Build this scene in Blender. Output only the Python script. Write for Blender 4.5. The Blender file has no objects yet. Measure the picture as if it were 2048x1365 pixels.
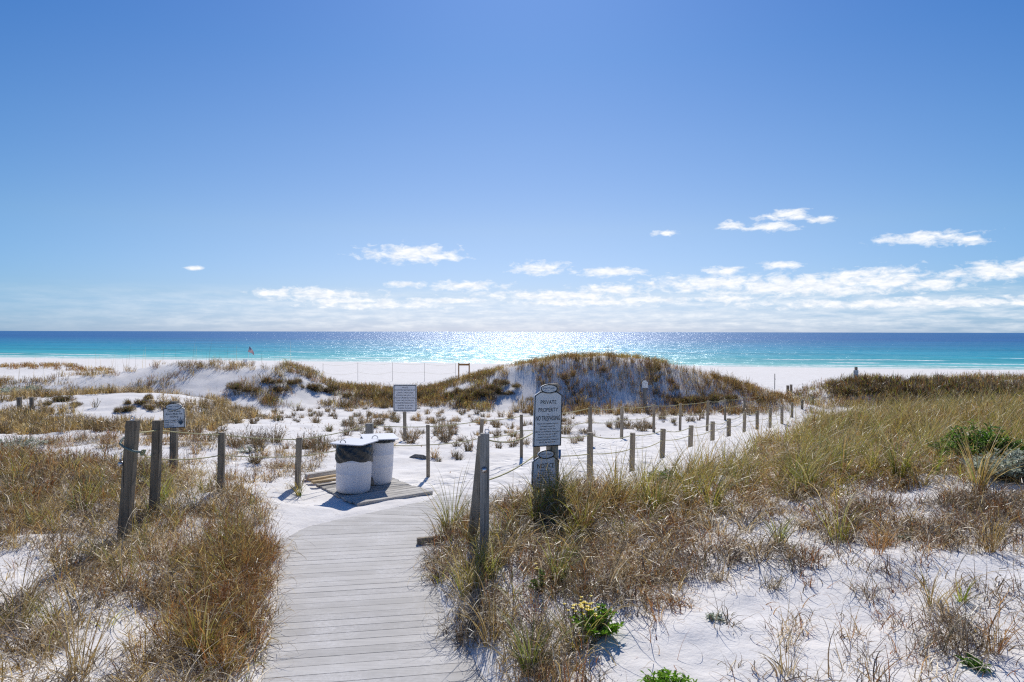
import bpy, bmesh, math, random
import numpy as np
from mathutils import Vector, Matrix
random.seed(7)
RNG = np.random.default_rng(11)
sc = bpy.context.scene
COL = sc.collection
CAMZ = 2.65
F = 1365.0
HZ = 664.0
SEA = -2.55
SUN_EL = 42.5
SUN_AZ = 1.5      # degrees right of straight ahead (+Y)

# ------------------------------------------------------------------ ground
def PX(u, Z):
    return (u - 1024.0) * Z / F
def PZ(v, Z):
    return CAMZ - (v - HZ) * Z / F
def vnoise(x, y, seed=0):
    x = np.asarray(x, float); y = np.asarray(y, float)
    xi = np.floor(x).astype(np.int64); yi = np.floor(y).astype(np.int64)
    fx = x - xi; fy = y - yi
    fx = fx*fx*(3-2*fx); fy = fy*fy*(3-2*fy)
    def h(a, b):
        n = (a*374761393 + b*668265263 + seed*974711) & 0x7fffffff
        n = ((n ^ (n >> 13)) * 1274126177) & 0x7fffffff
        n = (n ^ (n >> 16)) & 0xffff
        return n/65535.0
    return (h(xi, yi)*(1-fx)+h(xi+1, yi)*fx)*(1-fy) + (h(xi, yi+1)*(1-fx)+h(xi+1, yi+1)*fx)*fy
def fbm(x, y, seed=0, o=3):
    s = 0; a = 1; t = 0
    for i in range(o):
        s = s + a*vnoise(x*2**i+i*17.3, y*2**i-i*9.1, seed+i); t += a; a *= .5
    return s/t - .5
def sstep(a, b, x):
    t = np.clip((x-a)/(b-a), 0, 1); return t*t*(3-2*t)

# edge of the sand bank on the right of the walk, then along the right rope fence: X as a function of Y
EY = [-5, 3, 5.1, 6.4, 7.3, 8.2, 8.9, 9.6, 10.3, 11.5, 13, 14.8, 16.5, 18.5, 20.5, 24, 28.5, 33, 39, 45]
EX = [.0, -.05, -.2, -.65, -.85, -.95, -.95, -.55, .35, 1.35, 2.3, 3.28, 4.34, 5.45, 6.55, 8.2, 10.8, 13.5, 17.2, 21]
# left edge of the boardwalk
LY = [-5, 3, 5.16, 6.75, 8.59, 9.23, 9.75, 10.1, 10.77, 12, 14]
LX = [-1.6, -1.75, -1.92, -2.35, -2.95, -2.8, -2.31, -1.95, -1.3, -1.0, -1.0]

def ridge(X, Y, base, pts, wf, wb, lift=0.0):
    """long dune: crest given by (u, v, Z); wf / wb = half widths towards / away from the camera"""
    xs = np.array([PX(p[0], p[2]) for p in pts]); ys = np.array([p[2] for p in pts], float)
    zs = np.array([PZ(p[1], p[2]) for p in pts]) - lift
    f = np.linspace(xs[0], xs[-1], 400)
    k = np.exp(-np.linspace(-2, 2, 21)**2); k /= k.sum()
    zf = np.convolve(np.pad(np.interp(f, xs, zs), 10, 'edge'), k, 'valid')
    yf = np.convolve(np.pad(np.interp(f, xs, ys), 10, 'edge'), k, 'valid')
    cy = np.interp(X, f, yf); cz = np.interp(X, f, zf)
    d = Y - cy
    w = np.where(d < 0, wf, wb)
    t = np.clip(1-np.abs(d)/w, 0, 1)
    g = t*t*(3-2*t)
    endf = sstep(xs[0]-4, xs[0]+.5, X)*(1-sstep(xs[-1]-.5, xs[-1]+2.0, X))
    return np.maximum(cz-base, 0)*g*endf

BACK = [(-400,772,38),(60,762,38),(150,756,39),(240,743,40),(330,730,42),(400,721,42),(470,736,42),(520,732,42),(570,727,42),(620,746,42),
        (680,775,43),(800,782,43),(880,772,42.5),(960,752,41.5),(1050,731,40.5),(1130,716,40),(1200,709,40),(1260,712,40),
        (1330,729,40),(1400,742,40),(1440,752,40),(1510,775,40),(1545,792,39.5)]
RBACK = [(1590,800,42),(1640,778,42),(1700,768,42),(1760,764,43),(1850,762,43),(1950,760,43),(2100,758,43),(2500,758,44)]
FARL = [(-500,745,75),(-100,742,75),(40,734,75),(130,733,75),(175,741,75)]
MIDL = [(-500,795,27),(-60,794,27),(60,797,27),(160,795,27),(260,790,27),(330,792,27),(390,812,27),(430,835,27)]
def ground(X, Y):
    X = np.asarray(X, float); Y = np.asarray(Y, float)
    s = (X+100)*.2157+(Y-134)*.9765
    beach = np.interp(s, [-95, -80, -60, -30, -12, 0, 20, 80], [.6, -1.45, -1.55, -1.8, -2.05, -2.62, -3.4, -6])
    path = np.interp(Y, [0, 9.5, 11, 14.8, 18, 20.6, 23.3, 26, 28, 32, 40, 60], [-.018, -.018, 0.0, -.09, -.34, -.55, -.80, -.98, -1.12, -1.40, -1.5, -1.52])
    base = np.minimum(path, beach)
    # interior basin west of the path stays a little higher
    base = base + .22*sstep(-2, -9, X)*sstep(12, 17, Y)*(1-sstep(26, 34, Y))
    z = base.copy()
    z = z + ridge(X, Y, base, BACK, 7.0-1.7*sstep(-3, 1, X), 9.0) 
    z = z + ridge(X, Y, base, RBACK, 6.5, 9.0)
    z = z + ridge(X, Y, base, FARL, 9.0, 9.0)
    z = z + ridge(X, Y, base, MIDL, 7.5, 8.0)
    # left foreground bank
    lx = np.interp(Y, LY, LX)
    r = lx - X
    hl = np.interp(r, [0, .15, .6, 1.6, 3, 6, 12], [0, .03, .08, .19, .27, .40, .55])
    al = 1-sstep(8.7, 13.0, Y+np.clip(-X-3, -.5, 3)*-.55)
    z = z + hl*al
    # right foreground bank
    r = X - np.interp(Y, EY, EX)
    hr = np.interp(r, [0, .3, .8, 1.6, 3, 5, 8, 12, 20], [0, .15, .28, .36, .46, .64, .85, .95, 1.0])
    ar = np.interp(Y, [0, 6, 12, 16, 20, 24, 30, 40], [1.0, 1.0, 1, 1.05, .80, .50, .18, 0])
    z = z + hr*ar
    inside = (X > lx) & (r < 0) & (Y < 10.6)
    near = np.clip(np.minimum(np.abs(lx-X), np.abs(r))/2.5, .12, 1)*np.where(Y < 11, 1, 0)+np.where(Y < 11, 0, 1)
    nz = fbm(X*.35, Y*.35, 3)*(.14+.16*sstep(13, 20, Y))*near + fbm(X*1.3, Y*1.3, 9)*.13 + fbm(X*3.6, Y*3.6, 5)*.055
    far = sstep(48, 62, Y)
    edge = np.minimum(np.clip(np.minimum(lx-X, 1e9)/1.2, 0, 1)+np.clip(r/1.2, 0, 1)+sstep(10.3, 12.5, Y), 1)
    pathm = np.exp(-np.clip(np.abs(r+1.6)-1.2, 0, 9)**2)*sstep(9, 12, Y)*(1-far)
    z = z + nz*edge*(1-.85*far)*(1-.6*pathm)
    # trodden path: dimples
    z = z + pathm*.5*fbm(X*3.2, Y*3.2, 21, 2)*.10
    pm = sstep(-3.75, -3.3, X)*(1-sstep(-1.35, -.9, X))*sstep(9.95, 10.45, Y)*(1-sstep(12.9, 13.5, Y))
    z = z*(1-pm) + np.minimum(z, -.008+.06*fbm(X*2.5, Y*2.5, 15))*pm
    z = z + .12*np.exp(-((X-.6)**2+(Y-8.95)**2)/.45) + .10*np.exp(-((X-.0)**2+(Y-6.9)**2)/.2)
    return z
def g1(x, y): return float(ground(np.array([x]), np.array([y]))[0])
def hit(u, v, z0=3.0):
    """ground point seen at a place in the picture"""
    Z = np.geomspace(z0, 140, 1600)
    X = PX(u, Z); zz = PZ(v, Z); gz = ground(X, Z)
    i = np.argmax(zz <= gz)
    return X[i], Z[i], gz[i]

# ------------------------------------------------------------------ helpers
def tag(o, label=None, cat=None, group=None, kind=None):
    if label: o['label'] = label
    if cat: o['category'] = cat
    if group: o['group'] = group
    if kind: o['kind'] = kind
    return o
def empty(name, loc, label, cat, group=None, rz=0):
    o = bpy.data.objects.new(name, None); COL.objects.link(o)
    o.location = loc; o.rotation_euler = (0, 0, rz); o.empty_display_size = .1
    return tag(o, label, cat, group)
def link_bm(name, bm, mats, parent=None, smooth=False):
    me = bpy.data.meshes.new(name); bm.to_mesh(me); bm.free()
    for m in (mats if isinstance(mats, (list, tuple)) else [mats]): me.materials.append(m)
    if smooth: me.shade_smooth()
    o = bpy.data.objects.new(name, me); COL.objects.link(o); o.parent = parent
    return o
def np_mesh(name, V, Fq, mats, col=None, smooth=False, matidx=None, attrs=None):
    me = bpy.data.meshes.new(name)
    V = np.ascontiguousarray(V, np.float32); Fq = np.ascontiguousarray(Fq, np.int32)
    n = Fq.shape[1]
    me.vertices.add(len(V)); me.vertices.foreach_set('co', V.ravel())
    me.loops.add(Fq.size); me.loops.foreach_set('vertex_index', Fq.ravel())
    me.polygons.add(len(Fq)); me.polygons.foreach_set('loop_start', np.arange(0, Fq.size, n, dtype=np.int32))
    if matidx is not None: me.polygons.foreach_set('material_index', np.ascontiguousarray(matidx, np.int32))
    me.update(calc_edges=True)
    if smooth: me.shade_smooth()
    else: me.shade_flat()
    if col is not None:
        a = me.color_attributes.new('col', 'FLOAT_COLOR', 'POINT')
        c = np.ones((len(V), 4), np.float32); c[:, :3] = col
        a.data.foreach_set('color', c.ravel())
    for k, v in (attrs or {}).items():
        a = me.attributes.new(k, 'FLOAT', 'POINT'); a.data.foreach_set('value', np.ascontiguousarray(v, np.float32))
    for m in (mats if isinstance(mats, (list, tuple)) else [mats]): me.materials.append(m)
    return me
def obj(name, me, parent=None, loc=None):
    o = bpy.data.objects.new(name, me); COL.objects.link(o); o.parent = parent
    if loc is not None: o.location = loc
    return o
def box(bm, c, s, M=None, bev=0.0, mi=0):
    r = bmesh.ops.create_cube(bm, size=1)
    vs = r['verts']
    for v in vs: v.co = Vector((v.co.x*s[0]+c[0], v.co.y*s[1]+c[1], v.co.z*s[2]+c[2]))
    if M is not None:
        for v in vs: v.co = M @ v.co
    fs = {f for v in vs for f in v.link_faces}
    for f in fs: f.material_index = mi
    if bev > 0:
        es = list({e for v in vs for e in v.link_edges})
        bmesh.ops.bevel(bm, geom=es, offset=bev, segments=2, affect='EDGES', profile=.6)
def tube(bm, pts, r, n=8, mi=0, closed_ends=True):
    pts = [Vector(p) for p in pts]
    rings = []
    up = Vector((0, 0, 1))
    for i, p in enumerate(pts):
        t = (pts[min(i+1, len(pts)-1)]-pts[max(i-1, 0)])
        if t.length < 1e-9: t = Vector((0, 0, 1))
        t.normalize()
        a = t.cross(up)
        if a.length < 1e-3: a = t.cross(Vector((1, 0, 0)))
        a.normalize(); b = a.cross(t)
        rr = r[i] if isinstance(r, (list, tuple)) else r
        rings.append([bm.verts.new(p+a*math.cos(k*2*math.pi/n)*rr+b*math.sin(k*2*math.pi/n)*rr) for k in range(n)])
    for i in range(len(rings)-1):
        for k in range(n):
            f = bm.faces.new((rings[i][k], rings[i][(k+1) % n], rings[i+1][(k+1) % n], rings[i+1][k])); f.material_index = mi; f.smooth = True
    if closed_ends:
        f = bm.faces.new(rings[0]); f.material_index = mi
        f = bm.faces.new(rings[-1][::-1]); f.material_index = mi
def extrude_poly(bm, pts, y0, y1, mi=0):
    """outline in XZ, thickness along Y (y0 = front, towards the viewer)"""
    a = [bm.verts.new((p[0], y0, p[1])) for p in pts]; b = [bm.verts.new((p[0], y1, p[1])) for p in pts]
    n = len(pts)
    fs = [bm.faces.new(a), bm.faces.new(b[::-1])]
    for i in range(n): fs.append(bm.faces.new((a[(i+1) % n], a[i], b[i], b[(i+1) % n])))
    for f in fs: f.material_index = mi
def ring_poly(bm, outer, inner, y0, y1, mi=0):
    n = len(outer)
    vs = [[bm.verts.new((p[0], y, p[1])) for p in L] for L in (outer, inner) for y in (y0, y1)]
    of, ob, inf, inb = vs
    for i in range(n):
        j = (i+1) % n
        for q in ((of[i], of[j], inf[j], inf[i]), (ob[j], ob[i], inb[i], inb[j]), (of[j], of[i], ob[i], ob[j]), (inf[i], inf[j], inb[j], inb[i])):
            bm.faces.new(q).material_index = mi

# ------------------------------------------------------------------ materials
def mat(name):
    m = bpy.data.materials.new(name); m.use_nodes = True
    nt = m.node_tree; nt.nodes.clear()
    return m, nt
def N(nt, t, **kw):
    n = nt.nodes.new(t)
    for k, v in kw.items():
        if k.startswith('i_'):
            key = k[2:].replace('_', ' ')
            n.inputs[key].default_value = v
        else: setattr(n, k, v)
    return n
def L(nt, a, b): nt.links.new(a, b)
def math_n(nt, op, a, b=None, c=None, clamp=False):
    n = nt.nodes.new('ShaderNodeMath'); n.operation = op; n.use_clamp = clamp
    for i, v in enumerate((a, b, c)):
        if v is None: continue
        if isinstance(v, (int, float)): n.inputs[i].default_value = v
        else: nt.links.new(v, n.inputs[i])
    return n.outputs[0]
def ramp(nt, fac, stops, interp='LINEAR'):
    n = nt.nodes.new('ShaderNodeValToRGB'); r = n.color_ramp; r.interpolation = interp
    while len(r.elements) < len(stops): r.elements.new(.5)
    for e, (p, c) in zip(r.elements, stops):
        e.position = p; e.color = (*c, 1) if len(c) == 3 else c
    if fac is not None: nt.links.new(fac, n.inputs[0])
    return n.outputs[0]
def mixc(nt, f, a, b):
    n = nt.nodes.new('ShaderNodeMix'); n.data_type = 'RGBA'
    for i, v in ((0, f), (6, a), (7, b)):
        if isinstance(v, (int, float)): n.inputs[i].default_value = v
        elif isinstance(v, tuple): n.inputs[i].default_value = (*v, 1) if len(v) == 3 else v
        else: nt.links.new(v, n.inputs[i])
    return n.outputs[2]
def noise(nt, vec, scale, detail=3, rough=.5, dist=0.0, dim='3D'):
    n = N(nt, 'ShaderNodeTexNoise', noise_dimensions=dim)
    n.inputs['Scale'].default_value = scale; n.inputs['Detail'].default_value = detail
    n.inputs['Roughness'].default_value = rough; n.inputs['Distortion'].default_value = dist
    if vec is not None: nt.links.new(vec, n.inputs['Vector'])
    return n.outputs['Fac']
def finish(nt, sh):
    o = nt.nodes.new('ShaderNodeOutputMaterial'); nt.links.new(sh, o.inputs['Surface'])
def principled(nt, col, rough=.6, spec=.3, metal=0.0, bump=None):
    p = nt.nodes.new('ShaderNodeBsdfPrincipled')
    if isinstance(col, tuple): p.inputs['Base Color'].default_value = (*col, 1)
    else: nt.links.new(col, p.inputs['Base Color'])
    if isinstance(rough, (int, float)): p.inputs['Roughness'].default_value = rough
    else: nt.links.new(rough, p.inputs['Roughness'])
    p.inputs['Specular IOR Level'].default_value = spec; p.inputs['Metallic'].default_value = metal
    if bump is not None: nt.links.new(bump, p.inputs['Normal'])
    return p
def bumpn(nt, h, strength, dist, prev=None):
    b = nt.nodes.new('ShaderNodeBump')
    if isinstance(strength, (int, float)): b.inputs['Strength'].default_value = strength
    else: nt.links.new(strength, b.inputs['Strength'])
    b.inputs['Distance'].default_value = dist
    nt.links.new(h, b.inputs['Height'])
    if prev is not None: nt.links.new(prev, b.inputs['Normal'])
    return b.outputs[0]

def m_sand():
    m, nt = mat('white quartz sand')
    g = N(nt, 'ShaderNodeNewGeometry'); P = g.outputs['Position']
    a = N(nt, 'ShaderNodeAttribute', attribute_name='foot').outputs['Fac']
    wet = N(nt, 'ShaderNodeAttribute', attribute_name='wet').outputs['Fac']
    n1 = noise(nt, P, 1.3, 4, .6); n2 = noise(nt, P, 9, 4, .65); n3 = noise(nt, P, 90, 2, .6)
    c = ramp(nt, n1, [(.3, (.745, .71, .665)), (.7, (.83, .80, .765))])
    c = mixc(nt, math_n(nt, 'MULTIPLY', ramp(nt, n2, [(.52, (0, 0, 0)), (.72, (1, 1, 1))]), .35), c, (.62, .58, .55))
    spk = ramp(nt, n3, [(.70, (0, 0, 0)), (.76, (1, 1, 1))])
    c = mixc(nt, math_n(nt, 'MULTIPLY', spk, .5), c, (.40, .35, .30))
    c = mixc(nt, wet, c, (.50, .46, .40))
    vor = N(nt, 'ShaderNodeTexVoronoi', feature='SMOOTH_F1'); vor.inputs['Scale'].default_value = 3.4
    mp = N(nt, 'ShaderNodeMapping'); L(nt, P, mp.inputs[0]); mp.inputs['Scale'].default_value = (1.2, .8, 1)
    dn = N(nt, 'ShaderNodeTexNoise'); dn.inputs['Scale'].default_value = 2.5
    L(nt, P, dn.inputs['Vector'])
    va = N(nt, 'ShaderNodeVectorMath', operation='MULTIPLY_ADD'); L(nt, dn.outputs['Color'], va.inputs[0]); va.inputs[1].default_value = (.5, .5, 0); L(nt, mp.outputs[0], va.inputs[2])
    L(nt, va.outputs[0], vor.inputs['Vector'])
    b = bumpn(nt, vor.outputs['Distance'], math_n(nt, 'MULTIPLY', a, .7), .16)
    b = bumpn(nt, n2, .28, .05, b)
    nf = noise(nt, P, 40, 3, .6)
    b = bumpn(nt, nf, .35, .012, b)
    b = bumpn(nt, noise(nt, P, 300, 2, .6), .3, .003, b)
    finish(nt, principled(nt, c, .9, .15, bump=b).outputs[0]); return m
def m_grass():
    m, nt = mat('dune grass blades')
    a = N(nt, 'ShaderNodeAttribute', attribute_name='col').outputs['Color']
    g = N(nt, 'ShaderNodeNewGeometry')
    n = noise(nt, g.outputs['Position'], 30, 2)
    hsv = N(nt, 'ShaderNodeHueSaturation'); L(nt, a, hsv.inputs['Color'])
    L(nt, ramp(nt, n, [(.3, (.75, .75, .75)), (.7, (1.25, 1.25, 1.25))]), hsv.inputs['Value']); hsv.inputs['Saturation'].default_value = 1.08
    p = principled(nt, hsv.outputs[0], .38, .55)
    t = N(nt, 'ShaderNodeBsdfTranslucent'); L(nt, hsv.outputs[0], t.inputs['Color'])
    x = N(nt, 'ShaderNodeMixShader'); x.inputs[0].default_value = .5
    L(nt, p.outputs[0], x.inputs[1]); L(nt, t.outputs[0], x.inputs[2])
    finish(nt, x.outputs[0]); return m
def m_wood(name, c0, c1, c2, axis='Z', sc=1.0):
    m, nt = mat(name)
    tc = N(nt, 'ShaderNodeTexCoord'); oi = N(nt, 'ShaderNodeObjectInfo')
    mp = N(nt, 'ShaderNodeMapping')
    s = {'Z': (38, 38, 1.6), 'X': (1.6, 38, 38), 'Y': (38, 1.6, 38)}[axis]
    mp.inputs['Scale'].default_value = tuple(q*sc for q in s)
    va = N(nt, 'ShaderNodeVectorMath', operation='ADD'); L(nt, tc.outputs['Object'], va.inputs[0])
    cb = N(nt, 'ShaderNodeCombineXYZ'); L(nt, math_n(nt, 'MULTIPLY', oi.outputs['Random'], 37.0), cb.inputs[0]); L(nt, math_n(nt, 'MULTIPLY', oi.outputs['Random'], 11.0), cb.inputs[2])
    L(nt, cb.outputs[0], va.inputs[1]); L(nt, va.outputs[0], mp.inputs[0])
    n1 = noise(nt, mp.outputs[0], 1, 5, .65, .4)
    n2 = noise(nt, va.outputs[0], 3.5, 4, .6)
    c = ramp(nt, n1, [(.3, c0), (.52, c1), (.75, c2)])
    c = mixc(nt, math_n(nt, 'MULTIPLY', ramp(nt, n2, [(.45, (0, 0, 0)), (.7, (1, 1, 1))]), .45), c, tuple(q*.55 for q in c0))
    crack = ramp(nt, noise(nt, mp.outputs[0], .8, 2, .5), [(.30, (1, 1, 1)), (.36, (0, 0, 0))])
    c = mixc(nt, math_n(nt, 'MULTIPLY', crack, .8), c, tuple(q*.25 for q in c0))
    hv = N(nt, 'ShaderNodeHueSaturation'); L(nt, c, hv.inputs['Color']); L(nt, math_n(nt, 'MULTIPLY_ADD', oi.outputs['Random'], .4, .8), hv.inputs['Value'])
    b = bumpn(nt, n1, .6, .006); b = bumpn(nt, crack, .5, -.008, b)
    finish(nt, principled(nt, hv.outputs[0], .8, .2, bump=b).outputs[0]); return m
def m_plain(name, c, rough=.5, spec=.4, metal=0.0, var=.12, sc=20, bump=.0):
    m, nt = mat(name)
    tc = N(nt, 'ShaderNodeTexCoord')
    n = noise(nt, tc.outputs['Object'], sc, 4, .6)
    cc = ramp(nt, n, [(.3, tuple(q*(1-var) for q in c)), (.7, tuple(min(1, q*(1+var)) for q in c))])
    b = bumpn(nt, n, bump, .004) if bump else None
    finish(nt, principled(nt, cc, rough, spec, metal, b).outputs[0]); return m
M = {}
M['sand'] = m_sand(); M['grass'] = m_grass()
M['post'] = m_wood('weathered grey brown post timber', (.19, .155, .115), (.33, .275, .205), (.46, .39, .30))
M['postdark'] = m_wood('dark weathered post timber', (.11, .09, .065), (.20, .165, .12), (.30, .255, .19))
M['postlight'] = m_wood('light tan post timber', (.30, .25, .19), (.46, .39, .30), (.60, .53, .43))
M['postgrey'] = m_wood('silver grey post timber', (.17, .16, .14), (.31, .295, .265), (.45, .42, .385))
M['deckwood'] = m_wood('old grey deck boards', (.32, .295, .26), (.48, .455, .41), (.62, .59, .55), 'X')
M['lumber'] = m_wood('yellow pine lumber', (.42, .28, .14), (.55, .40, .22), (.66, .52, .34), 'X')
M['orange'] = m_wood('orange stained frame timber', (.25, .13, .05), (.38, .20, .08), (.45, .27, .12), 'Z')
M['rope'] = m_plain('yellow poly rope', (.50, .45, .22), .6, .3, var=.2, sc=120)
M['ropegreen'] = m_plain('faded green blue rope', (.16, .22, .20), .6, .3, var=.25, sc=90)
M['metal'] = m_plain('galvanised metal', (.62, .62, .64), .28, .5, 1.0)
M['rod'] = m_plain('dull steel rod', (.22, .21, .20), .5, .4, .3)
M['black'] = m_plain('black rubber latch', (.015, .015, .018), .35, .5)
M['signface'] = m_plain('pale blue grey sign paint', (.82, .85, .86), .45, .4, var=.06, sc=9)
M['signwhite'] = m_plain('white sign sheet', (.72, .72, .74), .4, .4, var=.05, sc=6)
M['signink'] = m_plain('dark navy sign ink', (.02, .028, .035), .5, .3)
M['logoink'] = m_plain('grey blue logo ink', (.12, .16, .20), .5, .3)
M['blueswoosh'] = m_plain('blue wave ink', (.10, .25, .50), .5, .3)
M['red'] = m_plain('flag red', (.45, .03, .04), .7, .2); M['white'] = m_plain('flag white', (.78, .78, .76), .7, .2)
M['navy'] = m_plain('flag navy', (.03, .04, .16), .7, .2)
def m_deckwalk():
    m, nt = mat('grey composite walk boards')
    g = N(nt, 'ShaderNodeNewGeometry'); P = g.outputs['Position']
    a = N(nt, 'ShaderNodeAttribute', attribute_name='col').outputs['Color']
    mp = N(nt, 'ShaderNodeMapping'); L(nt, P, mp.inputs[0]); mp.inputs['Rotation'].default_value = (0, 0, -.17); mp.inputs['Scale'].default_value = (2.2, 60, 1)
    n1 = noise(nt, mp.outputs[0], 1, 4, .6)
    n2 = noise(nt, P, 2.2, 5, .65)
    n3 = noise(nt, P, 26, 4, .7)
    c = mixc(nt, ramp(nt, n1, [(.35, (0, 0, 0)), (.68, (1, 1, 1))]), (.47, .45, .42), (.58, .555, .515))
    mul = N(nt, 'ShaderNodeVectorMath', operation='MULTIPLY'); L(nt, c, mul.inputs[0]); L(nt, a, mul.inputs[1])
    dust = math_n(nt, 'MULTIPLY', ramp(nt, n2, [(.42, (0, 0, 0)), (.72, (1, 1, 1))]), ramp(nt, n3, [(.4, (.15, .15, .15)), (.62, (1, 1, 1))]))
    c = mixc(nt, math_n(nt, 'MULTIPLY', dust, .75), mul.outputs[0], (.74, .72, .70))
    spots = ramp(nt, noise(nt, P, 17, 2, .5), [(.76, (0, 0, 0)), (.79, (1, 1, 1))])
    c = mixc(nt, math_n(nt, 'MULTIPLY', spots, .6), c, (.12, .10, .08))
    b = bumpn(nt, n1, .35, .004); b = bumpn(nt, n3, .3, .004, b)
    finish(nt, principled(nt, c, .8, .2, bump=b).outputs[0]); return m
M['walk'] = m_deckwalk()
def m_barrel():
    m, nt = mat('dull white barrel plastic')
    tc = N(nt, 'ShaderNodeTexCoord'); O = tc.outputs['Object']
    mp = N(nt, 'ShaderNodeMapping'); L(nt, O, mp.inputs[0]); mp.inputs['Scale'].default_value = (6, 6, .8)
    n1 = noise(nt, mp.outputs[0], 1, 4, .6); n2 = noise(nt, O, 9, 3, .5)
    c = ramp(nt, n1, [(.35, (.78, .775, .80)), (.65, (.82, .81, .83))])
    sp = ramp(nt, n2, [(.74, (0, 0, 0)), (.77, (1, 1, 1))])
    c = mixc(nt, math_n(nt, 'MULTIPLY', sp, .6), c, (.25, .22, .18))
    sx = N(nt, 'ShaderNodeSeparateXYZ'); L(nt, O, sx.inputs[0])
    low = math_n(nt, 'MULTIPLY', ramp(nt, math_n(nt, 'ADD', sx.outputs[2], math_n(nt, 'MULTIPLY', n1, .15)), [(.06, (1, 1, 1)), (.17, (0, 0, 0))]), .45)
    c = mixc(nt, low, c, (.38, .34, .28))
    finish(nt, principled(nt, c, .5, .35).outputs[0]); return m
M['barrel'] = m_barrel()
def m_bag():
    m, nt = mat('crinkled black bin liner')
    tc = N(nt, 'ShaderNodeTexCoord')
    mp = N(nt, 'ShaderNodeMapping'); L(nt, tc.outputs['Object'], mp.inputs[0]); mp.inputs['Scale'].default_value = (7, 7, 16); mp.inputs['Rotation'].default_value = (.3, .5, 0)
    n = noise(nt, mp.outputs[0], 1, 3, .6, 1.2)
    finish(nt, principled(nt, (.025, .03, .034), .3, .5, bump=bumpn(nt, n, .45, .03)).outputs[0]); return m
M['bag'] = m_bag()

# ------------------------------------------------------------------ terrain
def build_ground():
    nx, ny = 820, 900
    t = np.linspace(-math.asinh(500/4), math.asinh(500/4), nx); xs = 4*np.sinh(t)
    s = np.linspace(math.asinh((-14-5)/6), math.asinh((250-5)/6), ny); ys = 5+6*np.sinh(s)
    X, Y = np.meshgrid(xs, ys)
    Zg = ground(X, Y)
    V = np.stack([X, Y, Zg], -1).reshape(-1, 3)
    i = np.arange((ny-1)*nx).reshape(ny-1, nx)[:, :-1].ravel()
    Fq = np.stack([i, i+1, i+nx+1, i+nx], -1)
    r = X - np.interp(Y, EY, EX)
    foot = np.exp(-np.clip(np.abs(r+1.7)-1.3, 0, 9)**2/.6)*sstep(10.4, 11.8, Y)*(1-sstep(60, 90, Y))
    foot = np.maximum(foot, .35*sstep(46, 60, Y))
    sd = (X+100)*.2157+(Y-134)*.9765
    wet = sstep(-5+2*fbm(X*.05, Y*.05, 4), -1, sd)*.7
    me = np_mesh('sand', V, Fq, M['sand'], smooth=True, attrs={'foot': foot.ravel(), 'wet': wet.ravel()})
    tag(obj('sand', me), kind='structure')
build_ground()

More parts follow.
